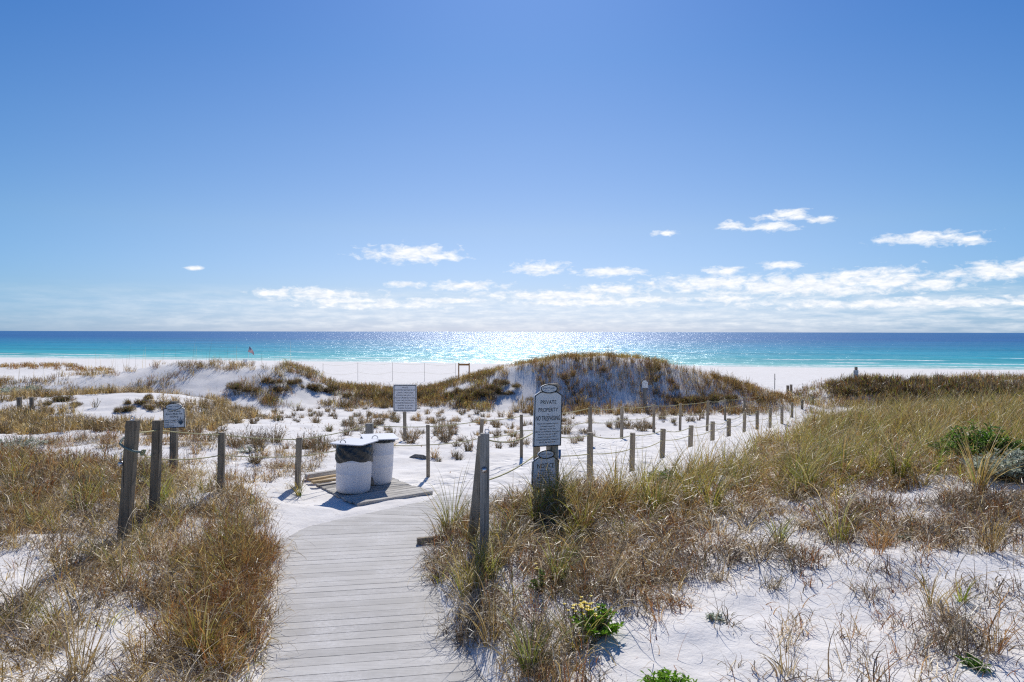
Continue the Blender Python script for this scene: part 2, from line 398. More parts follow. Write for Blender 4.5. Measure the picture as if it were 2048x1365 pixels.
# ------------------------------------------------------------------ sea
def m_sea():
    m, nt = mat('gulf water')
    g = N(nt, 'ShaderNodeNewGeometry'); P = g.outputs['Position']
    rot = N(nt, 'ShaderNodeMapping'); L(nt, P, rot.inputs[0]); rot.inputs['Rotation'].default_value = (0, 0, math.atan2(.2157, .9765))
    # after this rotation x runs along the shore and y out to sea (shoreline at y = const)
    R = rot.outputs[0]
    sx = N(nt, 'ShaderNodeSeparateXYZ'); L(nt, R, sx.inputs[0])
    y0 = -100*.2157+134*.9765
    d = math_n(nt, 'SUBTRACT', sx.outputs[1], y0)
    ws = N(nt, 'ShaderNodeMapping'); L(nt, R, ws.inputs[0]); ws.inputs['Scale'].default_value = (.006, .02, 1)
    wob = noise(nt, ws.outputs[0], 1, 4, .6)
    dd = math_n(nt, 'MULTIPLY', d, math_n(nt, 'MULTIPLY_ADD', wob, .9, .55))
    lg = math_n(nt, 'DIVIDE', math_n(nt, 'LOGARITHM', math_n(nt, 'MAXIMUM', dd, 1.0), 10.0), 4.0)
    body = ramp(nt, lg, [(0.0, (.44, .62, .56)), (.22, (.17, .47, .44)), (.38, (.03, .34, .39)), (.50, (.012, .25, .38)), (.585, (.018, .17, .33)), (.66, (.016, .12, .31)), (.80, (.02, .125, .31)), (1.0, (.025, .14, .33))])
    st = N(nt, 'ShaderNodeMapping'); L(nt, R, st.inputs[0]); st.inputs['Scale'].default_value = (.012, .09, 1)
    streak = noise(nt, st.outputs[0], 1, 5, .65)
    hs = N(nt, 'ShaderNodeHueSaturation'); L(nt, body, hs.inputs['Color']); L(nt, ramp(nt, streak, [(.3, (.72, .72, .72)), (.7, (1.3, 1.3, 1.3))]), hs.inputs['Value'])
    # foam lines of small breakers
    fs = N(nt, 'ShaderNodeMapping'); L(nt, R, fs.inputs[0]); fs.inputs['Scale'].default_value = (.045, .0, 1)
    lw = noise(nt, fs.outputs[0], 1, 3, .6)
    foam = None
    for c, w, k, amp in ((1.4, 1.6, 0.0, 2.5), (7, 1.8, .44, 7.0), (17, 2.2, .48, 10.0), (30, 2.4, .52, 14.0), (48, 2.4, .56, 16.0)):
        fm = N(nt, 'ShaderNodeMapping'); L(nt, R, fm.inputs[0]); fm.inputs['Scale'].default_value = (.03, .0, 1); fm.inputs['Location'].default_value = (c*3.7, c, 0)
        q = noise(nt, fm.outputs[0], 1, 3, .6)
        off = math_n(nt, 'ADD', math_n(nt, 'SUBTRACT', d, c), math_n(nt, 'MULTIPLY', math_n(nt, 'SUBTRACT', lw, .5), amp))
        line = math_n(nt, 'SUBTRACT', 1.0, math_n(nt, 'DIVIDE', math_n(nt, 'ABSOLUTE', off), w), clamp=True)
        if k > 0: line = math_n(nt, 'MULTIPLY', line, ramp(nt, q, [(k, (0, 0, 0)), (k+.06, (1, 1, 1))]))
        foam = line if foam is None else math_n(nt, 'MAXIMUM', foam, line)
    fb = noise(nt, R, 1.3, 4, .7)
    foam = math_n(nt, 'MULTIPLY', ramp(nt, foam, [(.1, (0, 0, 0)), (.5, (1, 1, 1))]), ramp(nt, fb, [(.38, (0, 0, 0)), (.55, (1, 1, 1))]))
    c = mixc(nt, foam, hs.outputs[0], (.85, .88, .88))
    # waves: chop of several sizes, long along the shore
    def chop(sxx, syy, sc_, det):
        w = N(nt, 'ShaderNodeMapping'); L(nt, R, w.inputs[0]); w.inputs['Scale'].default_value = (sxx, syy, 1)
        return noise(nt, w.outputs[0], sc_, det, .55)
    def vchop(sx_, sy_, sc_, det, rgh):
        w = N(nt, 'ShaderNodeMapping'); L(nt, R, w.inputs[0]); w.inputs['Scale'].default_value = (sx_, sy_, 1)
        n = N(nt, 'ShaderNodeTexNoise'); n.inputs['Scale'].default_value = sc_; n.inputs['Detail'].default_value = det; n.inputs['Roughness'].default_value = rgh
        L(nt, w.outputs[0], n.inputs['Vector']); return n.outputs['Color']
    va = N(nt, 'ShaderNodeVectorMath', operation='SUBTRACT'); L(nt, vchop(.6, 1.0, .5, 10, .88), va.inputs[0]); va.inputs[1].default_value = (.5, .5, .5)
    vm = N(nt, 'ShaderNodeVectorMath', operation='MULTIPLY'); L(nt, va.outputs[0], vm.inputs[0]); vm.inputs[1].default_value = (3.2, 5.2, 0)
    vb = N(nt, 'ShaderNodeVectorMath', operation='ADD'); L(nt, vm.outputs[0], vb.inputs[0]); vb.inputs[1].default_value = (0, 0, 1)
    vn = N(nt, 'ShaderNodeVectorMath', operation='NORMALIZE'); L(nt, vb.outputs[0], vn.inputs[0]); b = vn.outputs[0]
    df = N(nt, 'ShaderNodeBsdfDiffuse'); L(nt, c, df.inputs[0])
    gl = N(nt, 'ShaderNodeBsdfGlossy'); gl.inputs['Roughness'].default_value = .29; gl.inputs['Color'].default_value = (.9, .95, 1, 1); L(nt, b, gl.inputs['Normal'])
    mx = N(nt, 'ShaderNodeMixShader'); L(nt, math_n(nt, 'MULTIPLY', math_n(nt, 'SUBTRACT', 1.0, foam), .15), mx.inputs[0])
    L(nt, df.outputs[0], mx.inputs[1]); L(nt, gl.outputs[0], mx.inputs[2])
    finish(nt, mx.outputs[0]); return m
def build_sea():
    bm = bmesh.new()
    W = 30000
    vs = [bm.verts.new(p) for p in ((-W, 60, SEA), (W, 60, SEA), (W, W, SEA), (-W, W, SEA))]
    bm.faces.new(vs)
    tag(link_bm('sea', bm, m_sea()), kind='structure')
build_sea()

# ------------------------------------------------------------------ boardwalk
def build_walk():
    V = []; Fq = []; C = []
    # board lines: seam k, direction turns from +.17 slope to -.2 slope in the second section
    def addboard(y0, y1, sl0, sl1, gap=.006):
        def edgeX(side, y, sl):
            x = -2.3 if side < 0 else -.6
            for _ in range(8):
                Y = y+sl*(x+1.5); x = float(np.interp(Y, LY, LX)) if side < 0 else float(np.interp(Y, EY, EX))
            return x + (.02 if side < 0 else .5)
        jl = random.uniform(-.010, .010); dz = random.uniform(-.0012, .0012)
        P = []; n = 7
        for yy, sl in ((y0+gap/2, sl0), (y1-gap/2, sl1)):
            xl, xr = edgeX(-1, yy, sl)+jl, edgeX(1, yy, sl)
            P.append([(xl+(xr-xl)*i/n, yy+sl*(xl+(xr-xl)*i/n+1.5)) for i in range(n+1)])
        b0 = len(V); tone = random.uniform(.86, 1.08)
        th = .03
        for row, zz in ((0, -th), (0, 0), (1, 0), (1, -th)):
            for (x, y) in P[row]:
                V.append((x, y, zz + dz)); C.append((tone, tone, tone*random.uniform(.995, 1.005)))
        m_ = n+1
        for k in range(3):
            for i in range(n): Fq.append((b0+k*m_+i, b0+k*m_+i+1, b0+(k+1)*m_+i+1, b0+(k+1)*m_+i))
        Fq.append((b0, b0+m_, b0+2*m_, b0+3*m_)); Fq.append((b0+m_-1, b0+4*m_-1, b0+3*m_-1, b0+2*m_-1))
    y = 2.2
    while y < 8.9:
        addboard(y, y+.145, .17, .17, random.uniform(.005, .010)); y += .145
    sl = .17; k = 0
    while y < 11.3:
        nsl = max(-.2, sl-.06)
        w_ = .13 if nsl == sl else .16
        addboard(y, y+w_, sl, nsl, random.uniform(.006, .010)); y += w_; sl = nsl
    me = np_mesh('boardwalk', np.array(V), np.array(Fq), M['walk'], col=np.array(C))
    o = obj('boardwalk', me); tag(o, kind='structure')
build_walk()

# ------------------------------------------------------------------ posts
POSTS = []
def post(u, Z, vtop, w, label, group, lean=0.0, leany=0.0, material='post', name='fence_post', cap=False, rz=None, xbase=None, h=None):
    x = PX(u, Z) if xbase is None else xbase
    gz = g1(x, Z)
    top = PZ(vtop, Z) if h is None else gz+h
    rz = random.uniform(-.18, .18) if rz is None else rz
    H = top-gz+.25
    bm = bmesh.new()
    box(bm, (0, 0, H/2-.25), (w, w, H), bev=w*.05)
    # a few cuts so the post can be slightly warped and chipped
    es = [e for e in bm.edges if abs((e.verts[0].co-e.verts[1].co).z) > H*.5]
    bmesh.ops.subdivide_edges(bm, edges=es, cuts=6, use_grid_fill=True)
    ph = random.uniform(0, 6)
    for v in bm.verts:
        t = (v.co.z)/max(H, .1)
        v.co.x += math.sin(t*3+ph)*w*.05 + lean*v.co.z; v.co.y += math.cos(t*2.3+ph)*w*.04 + leany*v.co.z
        if v.co.z > H-.3: v.co.z += random.uniform(-.004, .004)
    o = link_bm(name, bm, M[material]); o.location = (x, Z, gz); o.rotation_euler = (0, 0, rz)
    tag(o, label, 'post', group)
    o['h'] = top-gz
    return o, (x, Z, gz, top-gz, lean, leany)
GL = 'rope fence posts on the left side of the sand path'; GR = 'rope fence posts on the right side of the sand path'
left = []; right = []
PL, P1 = post(244, 8.0, 843, .118, 'thick leaning timber post left of the boardwalk with rope looped round it', GL, lean=.085, rz=.1, material='postdark')
left.append(P1)
o, p = post(305, 9.0, 843, .102, 'dark timber post just behind the thick rope-looped post at left', GL, lean=.05, rz=.1, material='postdark'); left.append(p)
o, p = post(441, 10.3, 867, .09, 'slim upright timber post between the dunes sign and the trash barrels', GL, lean=.01); left.append(p)
o, p = post(595, 11.3, 877, .088, 'slim timber post rising from yellow grass just left of the trash barrels', GL, lean=.035); left.append(p)
o, p = post(738, 12.7, 848, .135, 'broad split grey post right behind the two trash barrels', GL, material='postgrey', rz=0.05); left.append(p)
o, p = post(856, 12.6, 851, .066, 'slim post with a clear shadow just right of the barrel platform', GL); left.append(p)
o, p = post(958, 13.4, 839, .066, 'slim post seen just left of the big post at the boardwalk corner', GL, lean=.07); left.append(p)
o, p = post(1043, 14.8, 830, .066, 'slim post between the big corner post and the private property sign', GL); left.append(p)
lab = ['first far post right of the private property sign, lined up behind a nearer post',
       'second far fence post right of the private property sign', 'third far fence post, just right of the small dune sign shadow',
       'fourth far fence post right of the private property sign', 'fifth far fence post, before dry tufts at the dune foot',
       'sixth far fence post, taller one before the dark dune toe', 'seventh far fence post beside the dune foot, with short shadow',
       'eighth far fence post where the rope dips near the dune toe', 'last far fence post at the tip of the big dune']
for (u, Z, v), lb in zip([(1181, 17.8, 814), (1244, 20.6, 813), (1308, 23.3, 809), (1361, 26, 807), (1415, 28.5, 801), (1451, 32, 798), (1490, 34.5, 794), (1525.7, 37, 790), (1557, 40, 785.5)], lab):
    o, p = post(u, Z, v, .09, lb, GL, lean=random.uniform(-.01, .03)); left.append(p)
PR, P0 = post(968, 7.3, 868, .097, 'big grey corner post with a silver bolt, right edge of the boardwalk', GR, lean=.01, material='postgrey', rz=.03)
right.append(P0)
o, p = post(944, 8.1, 871, .11, 'rough brown post leaning right behind the big grey corner post', GR, lean=.105, rz=-.05, material='postlight')
right.append((PX(1072, 9.6), 9.6, g1(PX(1072, 9.6), 9.6), PZ(856, 9.6)-g1(PX(1072, 9.6), 9.6), 0, 0))
o, p = post(1074, 9.7, 856, .09, 'pale fence post half hidden behind the private property sign', GR)
lab = ['nearest whole post right of the private property sign, rising from green grass', 'second near fence post right of the private property sign, in tall grass',
       'third near fence post along the right rope', 'fourth near fence post along the right rope, leaning slightly', 'fifth near fence post along the right rope',
       'sixth near fence post along the right rope', 'seventh near fence post, standing taller beside its neighbour', 'eighth near fence post at the grassy bank edge',
       'ninth near fence post at the grassy bank edge, leaning right', 'tenth near fence post by the bend in the sand path',
       'eleventh near fence post standing clear on bright sand', 'twelfth near fence post against the sand past the bend', 'last near fence post, small at the edge of the ridge grass']
for (u, Z, v), lb in zip([(1180, 11.5, 865.5), (1265, 13, 866.6), (1325.5, 14.8, 858), (1382, 16.5, 851), (1425.5, 18.5, 843), (1458, 20.5, 837), (1489, 24, 823.5), (1515, 26, 821), (1541, 28.5, 815), (1565, 30.5, 812), (1584.5, 33, 804.5), (1605, 36, 799), (1627, 39, 792)], lab):
    o, p = post(u, Z, v, .09 if Z < 20 else .1, lb, GR, lean=random.uniform(0, .03)); right.append(p)
G3 = 'stray old posts among the dunes'
post(38, 24, 797, .12, 'short old post in dark brush at far left, left one of a pair', G3)
post(63, 24, 797, .11, 'short old post in dark brush at far left, right one of a pair', G3)
post(1576, 44, 776, .14, 'small stump post at the tip of the right back dune, left one', G3, h=.62)
post(1583, 44.5, 778, .14, 'small stump post at the tip of the right back dune, right one', G3, h=.5)

# hardware on the two big posts
def bolt(parent, loc, r=.022, cap='bolt'):
    bm = bmesh.new()
    bmesh.ops.create_uvsphere(bm, u_segments=16, v_segments=10, radius=r)
    for v in bm.verts: v.co.y *= .6
    tube(bm, [(0, .0, 0), (0, .03, 0)], r*1.4, 12)
    o = link_bm(cap, bm, M['metal'], parent, True); o.location = loc; return o
bolt(PL, (.005, -.075, P1[3]-.50))
bm = bmesh.new(); box(bm, (0, 0, .03), (.018, .012, .07), bev=.003); tube(bm, [(0, 0, -.01), (0, -.01, -.03), (0, -.012, .0)], .012, 8)
o = link_bm('hook', bm, M['metal'], PL); o.location = (.012, -.072, P1[3]-.44)
def topring(parent, loc):
    bm = bmesh.new()
    tube(bm, [(math.cos(a)*.022, 0, .022+math.sin(a)*.022) for a in np.linspace(0, 2*math.pi, 17)], .006, 6, closed_ends=False)
    box(bm, (0, 0, -.003), (.04, .03, .008))
    o = link_bm('eye_bolt', bm, M['metal'], parent); o.location = loc
topring(PL, (.0+.085*P1[3], -.02, P1[3]+.006)); topring(PR, (.01*P0[3]+.02, -.02, P0[3]+.006))
bolt(PR, (.005, -.062, P0[3]-.38), .024)

# ------------------------------------------------------------------ ropes
def rope(posts, frac, r, label, sag=.05, name='rope', group=None, jit=.0):
    bm = bmesh.new(); pts = []
    K = [(p[0]+p[4]*p[3]*f_, p[1]+p[5]*p[3]*f_, p[2]+p[3]*f_) for p, f_ in zip(posts, frac)]
    for i in range(len(K)-1):
        a, b = Vector(K[i]), Vector(K[i+1]); n = 8
        s = sag*random.uniform(.5, 1.4)*min((b-a).length/2.5, 1.6)
        for k in range(n):
            t = k/n; q = a.lerp(b, t); q.z -= s*4*t*(1-t); pts.append(q)
    pts.append(Vector(K[-1]))
    tube(bm, pts, r, 6)
    o = link_bm(name, bm, M['rope']); tag(o, label, 'rope', group); return o
GRP = 'yellow ropes strung through the fence posts'
rope(left, [.90]*2+[.965]*(len(left)-2), .0085, 'thin yellow upper rope strung along the left fence posts', .03, group=GRP)
rope(left[1:], [.60]+[.62]*(len(left)-2), .0085, 'thin yellow lower rope strung along the left fence posts', .05, group=GRP)
rope(right, [.955]*len(right), .0085, 'thin yellow upper rope strung along the right fence posts', .07, group=GRP)
rope(right, [.62]*len(right), .0085, 'thin yellow lower rope strung along the right fence posts', .05, group=GRP)
def looped():
    x, y, z, h, ln, _ = P1
    root = empty('looped_rope', (x, y, z), 'thick green and tan rope looped round the leaning post and knotted', 'rope')
    bm = bmesh.new(); zz = h*.80; w = .083; cx = ln*zz
    ring = [(cx-w, w*.9, zz+.10), (cx-w-.012, 0, zz+.075), (cx-w, -w, zz+.03), (cx-.02, -w-.012, zz-.015), (cx+w, -w, zz-.06), (cx+w+.06, -.03, zz-.08)]
    pts = []
    for i in range(len(ring)-1):
        for k in range(5): pts.append(Vector(ring[i]).lerp(Vector(ring[i+1]), k/5))
    tube(bm, pts, .013, 8); link_bm('loop', bm, M['ropegreen'], root)
    bm = bmesh.new()
    kc = Vector((cx+w+.07, -.02, zz-.085))
    for j in range(2):
        tube(bm, [kc+Vector((math.cos(a)*.022, math.sin(a)*.018+(j-.5)*.016, math.sin(a+j)*.028)) for a in np.linspace(0, 2*math.pi, 13)], .010, 6, closed_ends=False)
    link_bm('knot', bm, M['rope'], root)
    bm = bmesh.new()
    p2 = left[1]; e = Vector((p2[0]-x+.02, p2[1]-y-.07, p2[2]-z+p2[3]*.66))
    pts = [kc.lerp(e, t)+Vector((0, 0, -.05*4*t*(1-t))) for t in np.linspace(0, 1, 10)]
    tube(bm, pts, .0085, 6); link_bm('tail', bm, M['rope'], root)
looped()

# far wire fence on the beach
GB = 'thin metal stakes of the far beach rope fence'
stk = []
for i, (u, vt, vb) in enumerate([(646, 728, 752), (715.6, 726, 759), (785, 725, 758), (849, 727, 752), (911, 727, 750)]):
    x, y = PX(u, 58), 58
    gz = g1(x, y); h = PZ(vt, 58)-gz
    bm = bmesh.new(); tube(bm, [(0, 0, -.2), (0, 0, h)], .013, 6)
    o = link_bm('stake', bm, M['rod']); o.location = (x, y, gz)
    tag(o, ['thin metal stake on the beach, leftmost of five', 'thin metal stake on the beach, second from the left', 'thin metal stake on the beach, third of five', 'thin metal stake on the beach, fourth from the left', 'thin metal stake beside the orange timber frame'][i], 'stake', GB)
    stk.append((x, y, gz, h, 0, 0))
rope(stk, [.96]*5, .005, 'thin upper cord hung between the far beach stakes', .12, 'cord', 'cords of the far beach fence')
rope(stk, [.5]*5, .005, 'thin lower cord hung between the far beach stakes', .15, 'cord', 'cords of the far beach fence')
x, y = PX(1550, 50), 50
bm = bmesh.new(); tube(bm, [(0, 0, -.2), (0, 0, PZ(747, 50)-g1(x, y))], .03, 8); box(bm, (0, -.04, PZ(758, 50)-g1(x, y)), (.06, .03, .1))
o = link_bm('pole', bm, M['rod']); o.location = (x, y, g1(x, y)); tag(o, 'thin grey pole standing on the beach beyond the path opening', 'pole')
# orange frame
def frame():
    Z = 52; xa, xb = PX(917.5, Z), PX(938.5, Z); ga = g1(xa, Z); top = PZ(726.5, Z)
    root = empty('timber_frame', (xa, Z, ga), 'small orange brown timber frame with two uprights and a rail behind the dune', 'frame')
    for dx in (0, xb-xa):
        bm = bmesh.new(); box(bm, (dx, 0, (top-ga)/2-.1), (.09, .09, top-ga+.2), bev=.006); link_bm('upright', bm, M['orange'], root)
    bm = bmesh.new(); box(bm, ((xb-xa)/2, 0, top-ga-.13), (xb-xa-.09, .05, .14), bev=.006); link_bm('rail', bm, M['orange'], root)
frame()

# ------------------------------------------------------------------ lettering
def lettering(name, lines, parent, material, y=-.001):
    """lines: (text, centre x, baseline z, width, height)"""
    V = []; Fs = []
    for (txt, cx, bz, w, h) in lines:
        cu = bpy.data.curves.new('tmp', 'FONT'); cu.body = txt; cu.offset = .008
        to = bpy.data.objects.new('tmp', cu); COL.objects.link(to)
        bpy.context.view_layer.update()
        me = bpy.data.meshes.new_from_object(to.evaluated_get(bpy.context.evaluated_depsgraph_get()))
        co = np.empty(len(me.vertices)*3); me.vertices.foreach_get('co', co); co = co.reshape(-1, 3)
        if len(co):
            x0, x1 = co[:, 0].min(), co[:, 0].max()
            cap = .70
            xx = (co[:, 0]-(x0+x1)/2)/(x1-x0)*w+cx; zz = co[:, 1]/cap*h+bz
            b = len(V)
            V += [(a, y, c) for a, c in zip(xx, zz)]
            Fs += [[b+i for i in p.vertices] for p in me.polygons]
        bpy.data.objects.remove(to); bpy.data.curves.remove(cu); bpy.data.meshes.remove(me)
    me = bpy.data.meshes.new(name); me.from_pydata(V, [], Fs); me.update(); me.materials.append(material)
    return obj(name, me, parent)
def house_outline(w, h, hs):
    """sign outline: shoulders rise towards the oval at the top centre; hs = shoulder height"""
    return [(-w/2, 0), (w/2, 0), (w/2, hs), (w*.30, hs+(h-hs)*.55), (-w*.30, hs+(h-hs)*.55), (-w/2, hs)]
def oval(cx, cz, a, b, n=40): return [(cx+a*math.cos(t), cz+b*math.sin(t)) for t in np.linspace(0, 2*math.pi, n, endpoint=False)]
def scale_in(pts, d, cz):
    out = []
    n = len(pts)
    for i in range(n):
        p0, p1, p2 = Vector(pts[i-1]), Vector(pts[i]), Vector(pts[(i+1) % n])
        e1 = (p1-p0).normalized(); e2 = (p2-p1).normalized()
        n1 = Vector((-e1.y, e1.x)); n2 = Vector((-e2.y, e2.x))
        b = (n1+n2); b = b/max(b.length_squared, .2)*2
        out.append((p1.x+b.x*d, p1.y+b.y*d))
    return out
def sanct_sign(root, w, h, hs, lines, oz=None, oa=None, ob=None, bw=.014, logo=True):
    """board + frame + oval plate + lettering, origin at the bottom centre of the board, front = -Y"""
    pts = house_outline(w, h, hs)
    bm = bmesh.new(); extrude_poly(bm, pts, 0, .022); b = link_bm('board', bm, M['signface'], root)
    bm = bmesh.new(); ring_poly(bm, pts, scale_in(pts, bw, 0), -.003, -.0005); link_bm('border', bm, M['signink'], root)
    oz = h-.0 if oz is None else oz; oa = w*.32 if oa is None else oa; ob = w*.17 if ob is None else ob
    bm = bmesh.new(); extrude_poly(bm, oval(0, oz, oa-.002, ob-.002), -.007, .018); link_bm('name_plate', bm, M['signface'], root)
    bm = bmesh.new(); ring_poly(bm, oval(0, oz, oa, ob), oval(0, oz, oa-bw, ob-bw), -.011, -.0075); link_bm('plate_border', bm, M['signink'], root)
    if logo:
        lettering('plate_lettering', [('SANCTUARY', 0, oz-ob*.12, oa*1.45, ob*.42), ('B Y   T H E   S E A', oa*.25, oz-ob*.48, oa*.7, ob*.15)], root, M['logoink'], -.0085)
        bm = bmesh.new(); tube(bm, [(-oa*.62+i*oa*.06, -.0075, oz-ob*.42+math.sin(i*.7)*ob*.07) for i in range(10)], .0025, 5); link_bm('wave_mark', bm, M['blueswoosh'], root)
    if lines: lettering('lettering', lines, root, M['signink'], -.0015)
# private property + notice signs on one thick dark post
def right_signs():
    Z = 9.35; x = PX(1104, Z); gz = g1(x, Z)
    o, p = post(1104, Z, 768, .125, 'dark thick post carrying the private property and notice signs', None, lean=.005, name='sign_post', rz=.45, material='post')
    yaw = .50
    w = .44; pz = lambda v: PZ(v, Z-.1)
    def place(name, vb, u, label):
        r = empty(name, (PX(u, Z-.12), Z-.12, pz(vb)), label, 'sign', None, yaw); r.rotation_euler = (0, math.radians(1.8), yaw); return r
    r = place('sign', 893, 1095, 'tall pale blue sign reading PRIVATE PROPERTY NO TRESPASSING')
    H = pz(777)-pz(893)
    hs = pz(791)-pz(893)
    L_ = [('PRIVATE', 0, hs*.83, .25, .052), ('PROPERTY', 0, hs*.68, .31, .052), ('NO TRESPASSING', 0, hs*.51, .385, .062), ('\u2022', 0, hs*.60, .016, .040)]
    for i, (t, ww) in enumerate([('Beach area between signs is', .33), ('privately owned by', .23), ('Sanctuary by the Sea', .25), ('(SBTS) Condominium Association', .39), ('and is for the use of SBTS', .31), ('owners and guests ONLY.', .30), ('Trespassing will be prosecuted', .35), ('per FL Statute 810.09', .25)]):
        L_.append((t, 0, hs*(.435-.052*i), ww, .019))
    sanct_sign(r, w, H, hs, L_, oz=H-.005, oa=.135, ob=.063)
    for zz in (.018, hs*.5):
        bolt(r, (0, -.004, zz), .006)
    r = place('sign', 977, 1091, 'pale blue NOTICE sign low on the post, half in the grass')
    H = pz(908)-pz(977); hs = pz(922)-pz(977)
    L_ = [('NOTICE', 0, hs*.74, .27, .062)]
    for i, (t, ww) in enumerate([('The use of this', .18), ('Boardwalk & Beach', .24), ('is for owners and guests of', .32), ('the Sanctuary & Condo', .28), ('owners only.', .16), ('Observe posted rules', .24), ('Violators prosecuted', .22)]):
        L_.append((t, 0, hs*(.63-.083*i), ww, .021))
    sanct_sign(r, .42, H, hs, L_, oz=H-.008, oa=.13, ob=.06)
    # blue tag on the post
    bm = bmesh.new(); box(bm, (0, 0, 0), (.035, .02, .13), bev=.004)
    o = link_bm('blue_tag', bm, M['blueswoosh']); o.location = (x+.105, Z-.06, PZ(908, Z)); tag(o, 'small blue plastic tag fixed to the side of the sign post', 'tag')
right_signs()
def left_sign():
    Z = 11.5; x = PX(347, Z)
    o, p = post(346, Z, 804, .105, 'timber post carrying the sign about walking on dunes', None, name='sign_post', rz=.1, lean=.015)
    r = empty('sign', (PX(347.5, Z-.1), Z-.09, PZ(858, Z-.1)), 'pale blue sign reading These Dunes Aren\'t Made For Walking', 'sign', None, .12)
    r.rotation_euler = (0, math.radians(-1.5), .12)
    s = (Z-.1)/F
    H = 45*s; hs = 38*s
    L_ = [('These Dunes', 0, 32*s, .21, .030), ('Aren\'t Made For', 0, 26.5*s, .27, .030), ('Walking', 0, 21*s, .14, .030), ('DON\'T TRAMPLE', -.05, 14*s, .20, .019), ('DUNE PLANTS', -.06, 10.5*s, .17, .019), ('USE', -.115, 6.3*s, .06, .017), ('PATHWAYS', -.075, 2.8*s, .14, .019)]
    sanct_sign(r, 41*s, H, hs, L_, oz=42.5*s, oa=15.5*s, ob=7.2*s, bw=.011)
    bm = bmesh.new()
    for k in range(7):
        a = -.9+k*.3
        tube(bm, [(.105+math.sin(a)*t*.10*(1 if k % 2 else .8), -.003, .05+math.cos(a)*t*.13*(1 if k % 2 else .8)) for t in (0, .5, 1)], [.004, .006, .002], 5)
    link_bm('plant_picture', bm, M['logoink'], r)
left_sign()
def rounded(w, h, r, n=6):
    pts = []
    for cx, cz, a0 in ((w/2-r, r, -90), (w/2-r, h-r, 0), (-w/2+r, h-r, 90), (-w/2+r, r, 180)):
        for k in range(n+1):
            a = math.radians(a0+90*k/n); pts.append((cx+r*math.cos(a), cz+r*math.sin(a)))
    return pts
def notice_sign():
    Z = 19.0; s = Z/F
    bx, by = PX(809.5, Z+.07), Z+.07; gz = g1(bx, by)
    o, p = post(809.5, Z+.07, 774, .085, 'slim timber post holding the white square coastal notice sign', None, name='sign_post', rz=.02, lean=0.0)
    r = empty('sign', (PX(810, Z), Z, PZ(824.5, Z)), 'white rounded rectangular metal NOTICE sign about coastal excavation', 'sign', None, -.03)
    w, h = 47.5*s, 54.5*s
    bm = bmesh.new(); extrude_poly(bm, rounded(w, h, .05), 0, .006); link_bm('panel', bm, M['signwhite'], r)
    o_ = rounded(w-.03, h-.03, .042); i_ = rounded(w-.066, h-.066, .028)
    bm = bmesh.new(); ring_poly(bm, [(a, b+.015) for a, b in o_], [(a, b+.033) for a, b in i_], -.003, -.0005); link_bm('border', bm, M['signink'], r)
    T = [('NOTICE', .16), ('EXCAVATION SEAWARD OF THE', .57), ('COASTAL CONSTRUCTION', .45), ('CONTROL LINE (CCCL) TO', .50), ('INCLUDE OPENING OF COASTAL', .575), ('DUNE LAKE OUTFALLS IS', .50), ('PROHIBITED PURSUANT TO', .53), ('CHAPTER 161 OF THE', .43), ('FLORIDA STATUTES', .37)]
    L_ = [(t, 0, h*(.865-.095*i), ww*w/.66, .038) for i, (t, ww) in enumerate(T)]
    lettering('lettering', L_, r, M['signink'], -.0015)
notice_sign()
def small_signs():
    # little dune sign on the face of the big dune
    u, Z = 1290, 35.5; s = Z/F
    post(1290, Z+.09, 762, .16, 'short post of the small white sign at the foot of the big dune', None, name='sign_post', rz=0, material='postgrey')
    r = empty('sign', (PX(1290.5, Z), Z, PZ(776, Z)), 'small white sign on a short post in the big dune shadow', 'sign')
    L_ = [('These Dunes', 0, 9.6*s, .22, .03), ('Aren\'t Made For', 0, 7.9*s, .25, .03), ('DON\'T TRAMPLE', -.03, 5*s, .2, .022), ('PATHWAYS', -.04, 2.3*s, .16, .022)]
    sanct_sign(r, 12*s, 14.5*s, 12.0*s, L_, oz=13.6*s, oa=4.2*s, ob=1.9*s, bw=.008, logo=False)
    # sign on the right back dune
    Z = 44.0; s = Z/F
    post(1712.5, Z+.1, 733, .14, 'dark post of the weathered sign on the right back dune crest', None, name='sign_post', rz=0)
    r = empty('sign', (PX(1712.5, Z), Z, PZ(753, Z)), 'weathered pale sign on a dark post along the right back dune', 'sign')
    bm = bmesh.new(); extrude_poly(bm, rounded(9.8*s, 13.5*s, .02, 3), 0, .02); link_bm('panel', bm, M['signface'], r)
    lettering('lettering', [('PRIVATE', 0, 9.5*s, .2, .05), ('PROPERTY', 0, 7*s, .22, .05), ('BEACH', 0, 4*s, .15, .04)], r, M['logoink'], -.0015)
    # edge-on sign in the ridge grass
    Z = 19.0; s = Z/F; x = PX(1825, Z); gz = g1(x, Z)
    post(1829, Z+.12, 810, .12, 'dark post beside the narrow white sign in ridge grass', None, name='sign_post', rz=0)
    r = empty('sign', (x, Z, PZ(834, Z)), 'white sign seen almost edge on, standing in tall ridge grass', 'sign', None, 1.25)
    pts = house_outline(.42, 24*s, 17*s)
    bm = bmesh.new(); extrude_poly(bm, pts, -.012, .012); link_bm('panel', bm, M['signwhite'], r)
small_signs()
